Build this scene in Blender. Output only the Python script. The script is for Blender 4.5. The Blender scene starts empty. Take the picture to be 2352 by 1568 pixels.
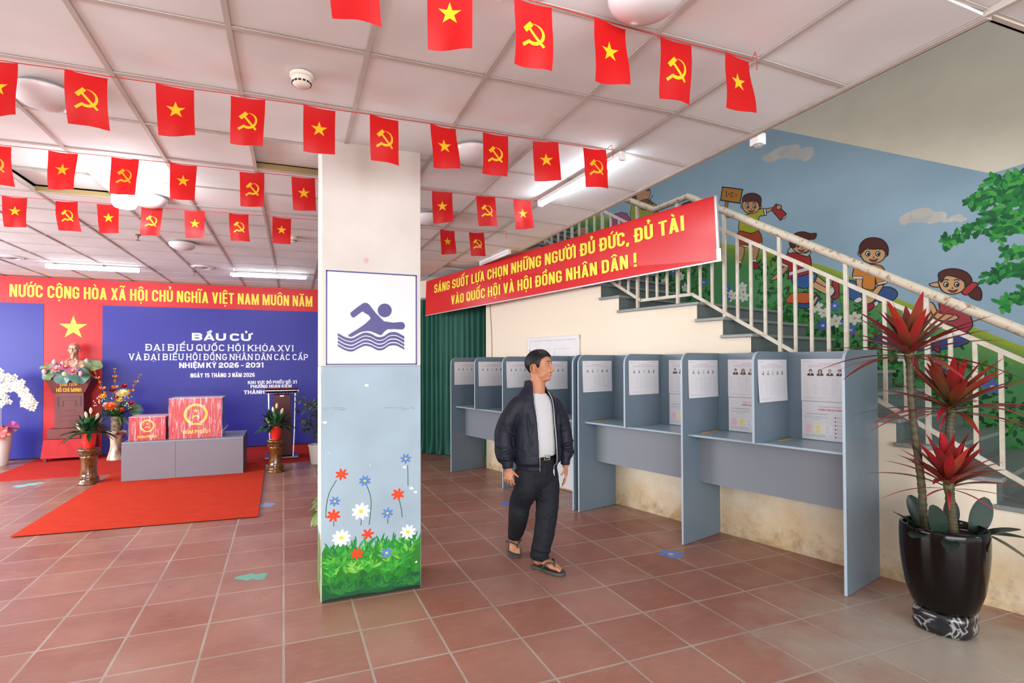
import bpy, bmesh, math, random, unicodedata
from mathutils import Vector, Matrix, noise
from mathutils.geometry import tessellate_polygon
pi = math.pi
SC = bpy.context.scene
COL = SC.collection
rng = random.Random(7)

# ------------------------------------------------------------------ camera
CAM_Z, CEIL_Z = 1.562, 3.0406
FPX, YAW, PITCH, ROLL, PPX, PPY = 1215.68, 0.36770, 0.0136, -0.0033, 1119.0, 817.6
def _axes():
    cy, sy, cp, sp, cr, sr = (math.cos(YAW), math.sin(YAW), math.cos(PITCH), math.sin(PITCH), math.cos(ROLL), math.sin(ROLL))
    f = Vector((sy * cp, cy * cp, sp)); rt = Vector((cy, -sy, 0)); up = rt.cross(f)
    return cr * rt + sr * up, -sr * rt + cr * up, f
RT, UP, FW = _axes()
cam_data = bpy.data.cameras.new('camera')
cam_data.sensor_width = 36.0
cam_data.lens = FPX / 2352 * 36
cam_data.shift_x = (1176 - PPX) / 2352
cam_data.shift_y = (PPY - 784) / 2352
cam_data.clip_start = 0.05
cam = bpy.data.objects.new('camera', cam_data)
COL.objects.link(cam)
cam.matrix_world = Matrix(((RT.x, UP.x, -FW.x, 0), (RT.y, UP.y, -FW.y, 0), (RT.z, UP.z, -FW.z, CAM_Z), (0, 0, 0, 1)))
SC.camera = cam
EYE = Vector((0, 0, CAM_Z))
def ray(x, y):
    return RT * ((x - PPX) / FPX) - UP * ((y - PPY) / FPX) + FW
def on_plane(x, y, p, n):            # where a line of sight meets a real surface (measuring only)
    d = ray(x, y); n = Vector(n)
    return EYE + d * ((Vector(p) - EYE).dot(n) / d.dot(n))

# ------------------------------------------------------------------ look
SC.view_settings.view_transform = 'Standard'
SC.view_settings.look = 'None'
SC.view_settings.exposure = 0.9
SC.view_settings.gamma = 1.0
SC.view_settings.use_curve_mapping = False
SC.cycles.max_bounces = 8
SC.cycles.diffuse_bounces = 5
SC.cycles.glossy_bounces = 3
SC.cycles.transmission_bounces = 4
SC.cycles.transparent_max_bounces = 8
SC.cycles.sample_clamp_indirect = 6
SC.cycles.caustics_reflective = False
SC.cycles.caustics_refractive = False
SC.cycles.use_denoising = True

world = bpy.data.worlds.new('daylight')
SC.world = world
world.use_nodes = True
world.node_tree.nodes['Background'].inputs[0].default_value = (0.93, 0.97, 1.0, 1)
world.node_tree.nodes['Background'].inputs[1].default_value = 0.9

def area(name, loc, aim, sx, sy, power, color=(1, 1, 1)):
    l = bpy.data.lights.new(name, 'AREA'); l.shape = 'RECTANGLE'; l.size = sx; l.size_y = sy
    l.energy = power; l.color = color
    o = bpy.data.objects.new(name, l); COL.objects.link(o); o.location = loc
    o.rotation_euler = (Vector(aim) - Vector(loc)).to_track_quat('-Z', 'Y').to_euler()
    return o
# daylight through the open street front behind the photographer, the windows on the left and the stairwell opening
area('street_front_daylight', (-1.0, -4.2, 1.75), (0.3, 6, 1.1), 7.5, 2.4, 300, (0.97, 0.985, 1.0))
area('side_window_daylight', (-6.6, 6.0, 1.9), (0, 7.2, 1.0), 6.5, 2.0, 360, (0.92, 0.96, 1.0))
area('stair_window_daylight', (6.3, -1.6, 3.3), (4.9, 4.2, 2.2), 1.6, 1.6, 48, (0.95, 0.98, 1.0))

# ------------------------------------------------------------------ materials
def lin(c):
    if isinstance(c, str):
        c = [int(c[i:i + 2], 16) for i in (0, 2, 4)]
    return tuple(((v / 255) / 12.92 if v / 255 <= 0.04045 else ((v / 255 + 0.055) / 1.055) ** 2.4) for v in c)
_M = {}
def mat(name, color=None, rough=0.5, metal=0.0, spec=0.5, noise_amt=0.0, noise_scale=8.0, color2=None, bump=0.0, bump_scale=60.0,
        coat=0.0, emit=None, estr=0.0, attr=False, trans=0.0, sheen=0.0, stretch=(1, 1, 1)):
    if name in _M:
        return _M[name]
    m = bpy.data.materials.new(name); m.use_nodes = True
    nt = m.node_tree; b = nt.nodes['Principled BSDF']; L = nt.links.new
    b.inputs['Roughness'].default_value = rough; b.inputs['Metallic'].default_value = metal
    b.inputs['Specular IOR Level'].default_value = spec
    b.inputs['Coat Weight'].default_value = coat
    b.inputs['Coat Roughness'].default_value = 0.08
    if sheen: b.inputs['Sheen Weight'].default_value = sheen
    src = None
    if attr:
        a = nt.nodes.new('ShaderNodeAttribute'); a.attribute_name = 'Col'; src = a.outputs['Color']
        L(src, b.inputs['Base Color'])
    elif color is not None:
        b.inputs['Base Color'].default_value = (*lin(color), 1)
    if noise_amt or bump:
        tc = nt.nodes.new('ShaderNodeTexCoord'); mp = nt.nodes.new('ShaderNodeMapping'); mp.inputs['Scale'].default_value = stretch
        L(tc.outputs['Object'], mp.inputs['Vector'])
    if noise_amt:
        n = nt.nodes.new('ShaderNodeTexNoise'); n.inputs['Scale'].default_value = noise_scale; n.inputs['Detail'].default_value = 5
        L(mp.outputs['Vector'], n.inputs['Vector'])
        rp = nt.nodes.new('ShaderNodeMapRange'); rp.inputs[1].default_value = 0.35; rp.inputs[2].default_value = 0.65
        L(n.outputs['Fac'], rp.inputs[0])
        mx = nt.nodes.new('ShaderNodeMix'); mx.data_type = 'RGBA'
        if attr:
            mx.blend_type = 'MULTIPLY'; L(src, mx.inputs[6]); k = 1 - noise_amt
            mx.inputs[7].default_value = (k, k, k, 1); L(rp.outputs[0], mx.inputs[0])
        else:
            c1 = lin(color); c2 = lin(color2) if color2 else tuple(v * (1 - noise_amt) for v in c1)
            mx.inputs[6].default_value = (*c1, 1); mx.inputs[7].default_value = (*c2, 1); L(rp.outputs[0], mx.inputs[0])
        L(mx.outputs[2], b.inputs['Base Color'])
    if bump:
        n2 = nt.nodes.new('ShaderNodeTexNoise'); n2.inputs['Scale'].default_value = bump_scale; n2.inputs['Detail'].default_value = 3
        L(mp.outputs['Vector'], n2.inputs['Vector'])
        bp = nt.nodes.new('ShaderNodeBump'); bp.inputs['Strength'].default_value = bump; bp.inputs['Distance'].default_value = 0.01
        L(n2.outputs['Fac'], bp.inputs['Height']); L(bp.outputs['Normal'], b.inputs['Normal'])
    if emit is not None:
        b.inputs['Emission Color'].default_value = (*lin(emit), 1); b.inputs['Emission Strength'].default_value = estr
    if trans:
        t = nt.nodes.new('ShaderNodeBsdfTranslucent'); ms = nt.nodes.new('ShaderNodeMixShader'); ms.inputs[0].default_value = trans
        if attr: L(src, t.inputs['Color'])
        else: t.inputs['Color'].default_value = (*lin(color), 1)
        L(b.outputs[0], ms.inputs[1]); L(t.outputs[0], ms.inputs[2]); L(ms.outputs[0], nt.nodes['Material Output'].inputs['Surface'])
    _M[name] = m
    return m

# ------------------------------------------------------------------ mesh builder
class MB:
    def __init__(s): s.v = []; s.f = []; s.m = []; s.c = []
    def add(s, vs, fs, m=0, c=None):
        o = len(s.v); s.v += [Vector(p) for p in vs]; cc = c if c else (1, 1, 1)
        s.c += [cc] * len(vs) if not isinstance(cc, list) else cc
        for q in fs: s.f.append([i + o for i in q]); s.m.append(m)
        return s
    def box(s, c, d, m=0, rot=None, col=None):
        x, y, z = (k / 2 for k in d); c = Vector(c)
        vs = [Vector((a * x, b * y, e * z)) for a in (-1, 1) for b in (-1, 1) for e in (-1, 1)]
        if rot is not None: vs = [rot @ p for p in vs]
        return s.add([p + c for p in vs], [(0, 1, 3, 2), (4, 6, 7, 5), (0, 4, 5, 1), (2, 3, 7, 6), (0, 2, 6, 4), (1, 5, 7, 3)], m, col)
    def box2(s, a, b, m=0, col=None):
        return s.box([(a[i] + b[i]) / 2 for i in range(3)], [abs(b[i] - a[i]) for i in range(3)], m, None, col)
    def rings(s, R, m=0, cap=(True, True), closed=True, c=None):
        o = len(s.v); n = len(R[0])
        vs = [p for r in R for p in r]; fs = []
        for i in range(len(R) - 1):
            for j in range(n if closed else n - 1):
                k = (j + 1) % n; fs.append((i * n + j, i * n + k, (i + 1) * n + k, (i + 1) * n + j))
        if cap[0]: fs.append(tuple(range(n - 1, -1, -1)))
        if cap[1]: fs.append(tuple((len(R) - 1) * n + j for j in range(n)))
        return s.add(vs, fs, m, c)
    def tube(s, path, r, n=8, m=0, cap=(True, True), flat=1.0, c=None):
        P = [Vector(p) for p in path]; R = []
        rr = r if isinstance(r, (list, tuple)) else [r] * len(P)
        T = []
        for i in range(len(P)):
            a = P[max(i - 1, 0)]; b = P[min(i + 1, len(P) - 1)]
            t = (b - a); T.append(t.normalized() if t.length > 1e-9 else Vector((0, 0, 1)))
        ref = Vector((0, 0, 1)) if abs(T[0].z) < 0.9 else Vector((1, 0, 0))
        u = T[0].cross(ref).normalized()
        for i in range(len(P)):
            u = (u - T[i] * u.dot(T[i]))
            u = u.normalized() if u.length > 1e-6 else T[i].orthogonal().normalized()
            w = T[i].cross(u)
            R.append([P[i] + (u * math.cos(2 * pi * j / n) + w * math.sin(2 * pi * j / n) * flat) * rr[i] for j in range(n)])
        return s.rings(R, m, cap, c=c)
    def lathe(s, prof, n=24, ctr=(0, 0, 0), m=0, cap=(True, True), c=None, sx=1.0, sy=1.0, wob=None):
        ctr = Vector(ctr); R = []
        for (r, z) in prof:
            R.append([ctr + Vector(((r if wob is None else r * wob(2 * pi * j / n, z)) * math.cos(2 * pi * j / n) * sx,
                                    (r if wob is None else r * wob(2 * pi * j / n, z)) * math.sin(2 * pi * j / n) * sy, z)) for j in range(n)])
        return s.rings(R, m, cap, c=c)
    def ball(s, ctr, r, nu=14, nv=9, m=0, c=None, rot=None):
        if not isinstance(r, (tuple, list)): r = (r, r, r)
        ctr = Vector(ctr); R = []
        for i in range(nv + 1):
            th = -pi / 2 + pi * i / nv; cr = max(math.cos(th), 0.02)
            row = [Vector((r[0] * cr * math.cos(2 * pi * j / nu), r[1] * cr * math.sin(2 * pi * j / nu), r[2] * math.sin(th))) for j in range(nu)]
            R.append([ctr + (rot @ p if rot is not None else p) for p in row])
        return s.rings(R, m, (True, True), c=c)
    def poly(s, pts3, m=0, c=None):
        if len(pts3) <= 4 and c is None: return s.add(pts3, [tuple(range(len(pts3)))], m, c)
        tri = tessellate_polygon([[Vector(p) for p in pts3]])
        return s.add(pts3, [tuple(t) for t in tri], m, c)
    def prism(s, pts, off, m=0, c=None):       # planar outline pushed along off
        off = Vector(off); n = len(pts); P = [Vector(p) for p in pts]
        tri = [tuple(t) for t in tessellate_polygon([P])]
        vs = P + [p + off for p in P]
        fs = tri + [tuple(n + i for i in reversed(t)) for t in tri] + [(i, (i + 1) % n, n + (i + 1) % n, n + i) for i in range(n)]
        return s.add(vs, fs, m, c)
    def blade(s, base, direc, up, L, W, n=6, droop=0.0, fold=0.15, m=0, c=None, prof=None, c2=None):   # leaf with a crease
        d = Vector(direc).normalized(); up = Vector(up); sd = d.cross(up)
        sd = sd.normalized() if sd.length > 1e-6 else d.orthogonal().normalized()
        nn = sd.cross(d).normalized(); vs = []; cols = []
        for i in range(n + 1):
            t = i / n
            w = (prof(t) if prof else math.sin(pi * min(1, 0.08 + t * 0.92)) ** 0.7) * W / 2
            ctr = Vector(base) + d * (L * t) - Vector((0, 0, 1)) * (droop * L * t * t)
            vs += [ctr - sd * w + nn * w * fold * 2, ctr, ctr + sd * w + nn * w * fold * 2]
            if c: 
                k = tuple(c[q] * (1 - t) + (c2 or c)[q] * t for q in range(3)); cols += [k] * 3
        fs = []
        for i in range(n):
            a = i * 3; fs += [(a, a + 1, a + 4, a + 3), (a + 1, a + 2, a + 5, a + 4)]
        return s.add(vs, fs, m, cols if c else None)
    def obj(s, name, mats, parent=None, smooth=False, bevel=0.0, seg=2, subsurf=0, recalc=True, auto=None):
        me = bpy.data.meshes.new(name)
        me.from_pydata([tuple(p) for p in s.v], [], s.f)
        if not isinstance(mats, (list, tuple)): mats = [mats]
        for k in mats: me.materials.append(k)
        me.polygons.foreach_set('material_index', s.m)
        if any(k is not None and k.name.startswith('paint') for k in mats):
            ca = me.color_attributes.new('Col', 'FLOAT_COLOR', 'POINT')
            buf = []
            for c in s.c: buf += [c[0], c[1], c[2], 1.0]
            ca.data.foreach_set('color', buf)
        if recalc:
            bm = bmesh.new(); bm.from_mesh(me); bmesh.ops.recalc_face_normals(bm, faces=bm.faces); bm.to_mesh(me); bm.free()
        if smooth: me.polygons.foreach_set('use_smooth', [True] * len(me.polygons))
        if auto is not None: me.set_sharp_from_angle(angle=auto)
        me.update()
        o = bpy.data.objects.new(name, me); COL.objects.link(o)
        if parent is not None: o.parent = parent
        if bevel:
            b = o.modifiers.new('bevel', 'BEVEL'); b.width = bevel; b.segments = seg; b.limit_method = 'ANGLE'; b.angle_limit = 0.6
            b.harden_normals = False
        if subsurf:
            q = o.modifiers.new('subsurf', 'SUBSURF'); q.levels = subsurf; q.render_levels = subsurf
        return o

def tag(o, label=None, cat=None, group=None, kind=None):
    if label: o['label'] = label
    if cat: o['category'] = cat
    if group: o['group'] = group
    if kind: o['kind'] = kind
    return o
def thing(name, label, cat, loc=(0, 0, 0), rotz=0.0, group=None):
    o = bpy.data.objects.new(name, None); COL.objects.link(o)
    o.empty_display_size = 0.1; o.location = loc; o.rotation_euler = (0, 0, rotz)
    return tag(o, label, cat, group)
def copy_thing(root, loc=None, rotz=None, label=None):
    r = root.copy(); COL.objects.link(r)
    if loc is not None: r.location = loc
    if rotz is not None: r.rotation_euler = (0, 0, rotz)
    if label: r['label'] = label
    for ch in list(root.children):
        c = ch.copy(); COL.objects.link(c); c.parent = r
        for g in list(ch.children):
            d = g.copy(); COL.objects.link(d); d.parent = c
    return r
def struct(o): o['kind'] = 'structure'; return o

def smooth_closed(pts, k=5):        # Catmull-Rom through a closed outline
    n = len(pts); out = []
    for i in range(n):
        p0, p1, p2, p3 = (pts[(i + j - 1) % n] for j in range(4))
        for s in range(k):
            t = s / k
            out.append(tuple(0.5 * (2 * p1[q] + (p2[q] - p0[q]) * t + (2 * p0[q] - 5 * p1[q] + 4 * p2[q] - p3[q]) * t * t +
                                    (3 * p1[q] - p0[q] - 3 * p2[q] + p3[q]) * t ** 3) for q in range(len(p1))))
    return out
def smooth_open(pts, k=5):
    P = [pts[0]] + list(pts) + [pts[-1]]; out = []
    for i in range(1, len(P) - 2):
        p0, p1, p2, p3 = P[i - 1], P[i], P[i + 1], P[i + 2]
        for s in range(k):
            t = s / k
            out.append(tuple(0.5 * (2 * p1[q] + (p2[q] - p0[q]) * t + (2 * p0[q] - 5 * p1[q] + 4 * p2[q] - p3[q]) * t * t +
                                    (3 * p1[q] - p0[q] - 3 * p2[q] + p3[q]) * t ** 3) for q in range(len(p1))))
    out.append(tuple(pts[-1])); return out
def stroke2(path, t, closed=False):  # a line of width t as quads with mitred corners, 2-D
    P = []
    for p in path:
        q = Vector((p[0], p[1]))
        if not P or (q - P[-1]).length > 1e-4 * max(1, t): P.append(q)
    if closed and (P[0] - P[-1]).length < 1e-4: P.pop()
    n = len(P); Lf = []; Rt = []
    for i in range(n):
        a = P[(i - 1) % n] if (closed or i > 0) else None
        b = P[(i + 1) % n] if (closed or i < n - 1) else None
        d1 = (P[i] - a).normalized() if a is not None else None
        d2 = (b - P[i]).normalized() if b is not None else None
        if d1 is None: d1 = d2
        if d2 is None: d2 = d1
        n1 = Vector((-d1.y, d1.x)); n2 = Vector((-d2.y, d2.x)); mm = n1 + n2
        mm = mm.normalized() if mm.length > 1e-6 else n1
        k = t / 2 / max(0.35, mm.dot(n1))
        Lf.append(P[i] + mm * k); Rt.append(P[i] - mm * k)
    return [[Lf[i], Lf[(i + 1) % n], Rt[(i + 1) % n], Rt[i]] for i in range(n if closed else n - 1)]
def clip_y(poly, lo, hi):
    for (y, sgn) in ((lo, 1), (hi, -1)):
        out = []
        for i in range(len(poly)):
            a, b = poly[i], poly[(i + 1) % len(poly)]
            ia, ib = (a[1] - y) * sgn >= -1e-9, (b[1] - y) * sgn >= -1e-9
            if ia: out.append(a)
            if ia != ib:
                k = (y - a[1]) / (b[1] - a[1]); out.append(Vector((a[0] + (b[0] - a[0]) * k, y)))
        poly = out
        if len(poly) < 3: return []
    return poly

# ------------------------------------------------------------------ capital lettering (own stroke alphabet with Vietnamese marks)
def arc(cx, cy, rx, ry, a0, a1, n=5):
    return [(cx + rx * math.cos(math.radians(a0 + (a1 - a0) * i / n)), cy + ry * math.sin(math.radians(a0 + (a1 - a0) * i / n))) for i in range(n + 1)]
def glyph(ch, w, t, slab=False):
    """polygons of one capital in a cell 1 high; w = its width, t = stem"""
    h = t / 2; x0, x1, y0, y1 = h, w - h, h, 1 - h; xm = w / 2
    r = min((x1 - x0) / 2, 0.26); out = []
    def st(p, closed=False): out.extend(stroke2(p, t, closed))
    def dg(a, b, tt=None):                       # diagonal cut level with the line
        tt = tt or t; A, B = Vector(a), Vector(b); d = (B - A).normalized() * t
        for q in stroke2([A - d, B + d], tt): 
            c = clip_y(q, 0, 1)
            if c: out.append(c)
    def vs(x, a=0, b=1): out.append([Vector((x - h, a)), Vector((x + h, a)), Vector((x + h, b)), Vector((x - h, b))])
    def hs(y, a, b): k = t * 0.42; out.append([Vector((a, y - k)), Vector((b, y - k)), Vector((b, y + k)), Vector((a, y + k))])
    def sf(x, y): 
        if slab:
            e = h + t * 0.55; k = t * 0.5; yy = 0 if y == 0 else 1 - k
            out.append([Vector((x - e, yy)), Vector((x + e, yy)), Vector((x + e, yy + k)), Vector((x - e, yy + k))])
    tl = arc(x0 + r, y1 - r, r, r, 180, 90); tr = arc(x1 - r, y1 - r, r, r, 90, 0)
    br = arc(x1 - r, y0 + r, r, r, 0, -90); bl = arc(x0 + r, y0 + r, r, r, 270, 180)
    if ch == 'A':
        dg((x0, 0), (xm, 1)); dg((x1, 0), (xm, 1)); hs(0.27, x0 + 0.16 * w, x1 - 0.16 * w); sf(x0, 0); sf(x1, 0)
    elif ch == 'B':
        vs(x0); q = 0.52; st([(x0, y1)] + arc(x1 - .2 * w - .02, (y1 + q) / 2, .2 * w, (y1 - q) / 2, 90, -90) + [(x0, q)])
        st([(x0, q)] + arc(x1 - .24 * w, (y0 + q) / 2, .24 * w, (q - y0) / 2, 90, -90) + [(x0, y0)]); sf(x0, 0); sf(x0, 1)
    elif ch in 'CG':
        big = y1 - r < .70
        hd = arc(x1 - r, y1 - r, r, r, 22, 90) if big else [(x1, .66)] + list(reversed(tr))
        ft = arc(x1 - r, y0 + r, r, r, -90, -22) if big and ch == 'C' else list(reversed(br)) + ([(x1, .34)] if ch == 'C' else [(x1, .5)])
        st(hd + list(reversed(tl)) + list(reversed(bl)) + ft)
        if ch == 'G': hs(.46, xm, x1 + h)
    elif ch in 'DĐ':
        vs(x0); st([(x0, y1)] + tr + br + [(x0, y0)]); sf(x0, 0); sf(x0, 1)
        if ch == 'Đ': hs(.5, -t * .35, xm + .02)
    elif ch in 'EFL':
        vs(x0); out.append([Vector((x0, 0)), Vector((w, 0)), Vector((w, t * .84)), Vector((x0, t * .84))]) if ch in 'EL' else None
        if ch in 'EF': hs(1 - t * .42, x0, w); hs(.52, x0, w * .9)
        sf(x0, 0); sf(x0, 1)
    elif ch == 'H':
        vs(x0); vs(x1); hs(.52, x0, x1); [sf(x, y) for x in (x0, x1) for y in (0, 1)]
    elif ch == 'I': vs(xm); sf(xm, 0); sf(xm, 1)
    elif ch == 'K':
        vs(x0); dg((x0 + h * .6, .42), (x1, 1)); dg((x0 + .3 * w, .62), (x1 + h * .2, 0)); sf(x0, 0); sf(x0, 1); sf(x1, 0); sf(x1, 1)
    elif ch == 'M':
        vs(x0); vs(x1); dg((x0 + h * .3, 1), (xm, .12), t * .85); dg((x1 - h * .3, 1), (xm, .12), t * .85); sf(x0, 0); sf(x1, 0)
    elif ch == 'N':
        vs(x0); vs(x1); dg((x0 + h * .2, 1), (x1 - h * .2, 0)); sf(x0, 0); sf(x0, 1); sf(x1, 1)
    elif ch in 'OQ0':
        st(tl + tr + br + bl, True)
        if ch == 'Q': dg((xm + .02, .22), (x1 + h * .5, 0), t * .8)
    elif ch in 'PR':
        vs(x0); q = .44; st([(x0, y1)] + arc(x1 - .25 * w, (y1 + q) / 2, .25 * w, (y1 - q) / 2, 90, -90) + [(x0, q)]); sf(x0, 0); sf(x0, 1)
        if ch == 'R': dg((xm, .44), (x1, 0))
    elif ch == 'S':
        st([(x1, .68)] + list(reversed(tr)) + list(reversed(tl)) + arc(x0 + r * .8, .5 + .12, r * .8, .1, 180, 250, 3) + [(xm, .5)] +
           arc(x1 - r * .8, .38, r * .8, .1, 70, 0, 3) + br + bl + [(x0, .32)])
    elif ch == 'T':
        hs(1 - t * .42, 0, w); vs(xm); sf(xm, 0)
    elif ch == 'U':
        st([(x0, 1)] + [(x0, y0 + r)] + list(reversed(bl))[1:] + list(reversed(br))[1:] + [(x1, 1)]); sf(x0, 1); sf(x1, 1)
    elif ch == 'V': dg((x0, 1), (xm, 0)); dg((x1, 1), (xm, 0)); sf(x0, 1); sf(x1, 1)
    elif ch == 'X': dg((x0, 1), (x1, 0)); dg((x1, 1), (x0, 0)); [sf(x, y) for x in (x0, x1) for y in (0, 1)]
    elif ch == 'Y':
        vs(xm, 0, .45); dg((x0, 1), (xm, .4)) if False else None
        for q in (stroke2([(x0 - .02, 1.05), (xm, .42)], t) + stroke2([(x1 + .02, 1.05), (xm, .42)], t)):
            c = clip_y(q, 0, 1); out.append(c) if c else None
    elif ch == '1': vs(xm + .04); st([(xm - .16, .78), (xm + .04, .93)])
    elif ch == '2': st([(x0, .66)] + list(reversed(arc(xm, y1 - r, (x1 - x0) / 2, r, 0, 180, 8))) + [(x1, .6), (x0, .2), (x0, y0), (w, y0)])
    elif ch == '3':
        st([(x0, .74)] + arc(xm, y1 - .2, (x1 - x0) / 2, .2, 170, -80, 7) + [(xm, .54)]); st([(xm, .54)] + arc(xm, y0 + .22, (x1 - x0) / 2, .22, 85, -170, 8))
    elif ch == '5': st([(x1, y1), (x0, y1), (x0, .56)] + arc(xm, y0 + .26, (x1 - x0) / 2, .26, 110, -160, 9))
    elif ch == '6': st(arc(xm, .32, (x1 - x0) / 2, .32 - h, 0, 360, 12)); st([(x1, .82), (x1 - .1 * w, y1), (x0 + r * .8, y1), (x0, y1 - r * .9), (x0, .3)])
    elif ch == ',': st([(xm, .13), (xm - .05, -.14)])
    elif ch == '!': vs(xm, .3, 1); vs(xm, 0, t)
    elif ch == ':': vs(xm, .08, .08 + t); vs(xm, .6, .6 + t)
    elif ch == '-': hs(.42, 0, w)
    elif ch == '+': hs(.5, 0, w); vs(xm, .2, .8)
    elif ch == '=': hs(.36, 0, w); hs(.64, 0, w)
    return out
WIDE = {'I': .42, 'M': 1.32, 'N': 1.04, 'Q': 1.04, 'L': .82, 'E': .86, 'F': .82, '1': .7, ',': .4, '!': .45, ':': .4, '-': .6, 'T': .94, 'V': 1.02, 'A': 1.06, 'K': 1.04}
def lettering(txt, w=0.46, t=0.15, gap=0.085, space=0.24, slab=False):
    """-> polygons (cap height 1, baseline 0) and the line's width"""
    x = 0.0; P = []; mt = t * .62
    if slab: gap = gap + t * .9
    for ch in txt:
        if ch == ' ': x += space; continue
        dec = unicodedata.normalize('NFD', ch) if ch != 'Đ' else 'Đ'
        base, marks = dec[0], dec[1:]
        gw = w * WIDE.get(base, 1.0); gw = max(gw, t if base not in ',!:' else t * 1.2)
        for q in glyph(base, gw, t, slab): P.append([Vector((p[0] + x, p[1])) for p in q])
        cx = x + gw / 2; top = 1.07; k = min(w * .36, .2)
        def ln(pts, tt=mt): P.extend(stroke2(pts, tt))
        circ = '\u0302' in marks; bre = '\u0306' in marks
        if circ: ln([(cx - k, top), (cx, top + .15), (cx + k, top)]); 
        if bre: ln(arc(cx, top + .16, k, .14, 190, 350, 6))
        if '\u031b' in marks: ln([(x + gw - t * .5, 1 - mt / 2), (x + gw + t * .42, 1.0 - mt * .3), (x + gw + t * .46, 1.15)])
        ox, oy = (cx + k * .9, top + .12) if circ or bre else (cx, top)
        if '\u0301' in marks: ln([(ox - .05, oy + .01), (ox + .09, oy + .2)])
        if '\u0300' in marks: ln([(ox + .05, oy + .01), (ox - .09, oy + .2)])
        if '\u0303' in marks: ln([(cx - k * 1.1, top + .04), (cx - k * .5, top + .15), (cx + k * .4, top + .06), (cx + k * 1.1, top + .17)])
        if '\u0309' in marks: ln([(ox - .07, oy + .2), (ox + .01, oy + .26), (ox + .08, oy + .18), (ox + .01, oy + .1), (ox + .01, oy)])
        if '\u0323' in marks: P.append([Vector((cx - mt * .62, -.24)), Vector((cx + mt * .62, -.24)), Vector((cx + mt * .62, -.24 + mt * 1.2)), Vector((cx - mt * .62, -.24 + mt * 1.2))])
        x += gw + gap
    return P, x - gap
def write(mb, txt, place, width, height, align='c', m=0, thick=0.0, nrm=None, **kw):
    """set a line of lettering: place(u, v) maps the line's own metres to the surface; width fixes the line length"""
    P, W = lettering(txt, **kw); sx = width / W
    x0 = {'c': -width / 2, 'l': 0.0, 'r': -width}[align]
    o0 = place(0, 0); nn = (place(.01, 0) - o0).cross(place(0, .01) - o0).normalized()
    for i, q in enumerate(P):          # overlapping strokes sit a hair apart
        pts = [place(x0 + p[0] * sx, p[1] * height) + nn * ((i % 9) * 5e-5) for p in q]
        if thick: mb.prism(pts, Vector(nrm) * thick, m)
        else: mb.add(pts, [tuple(range(len(pts)))], m)
# ------------------------------------------------------------------ the setting
WO = Vector((3.625, 4.344, 0)); WS = Vector((0.2483, -0.9687, 0)); WN = Vector((-0.9687, -0.2483, 0))   # stair wall: origin, along it, into the room
WS.normalize(); WN.normalize()
def W(s, d, z): return WO + WS * s + WN * d + Vector((0, 0, z))
def wallwise(mb):                      # (along, out, up) on the stair wall -> world axes
    mb.v = [WS * p.x + WN * p.y + Vector((0, 0, p.z)) for p in mb.v]; return mb
MB.w = wallwise

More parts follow.
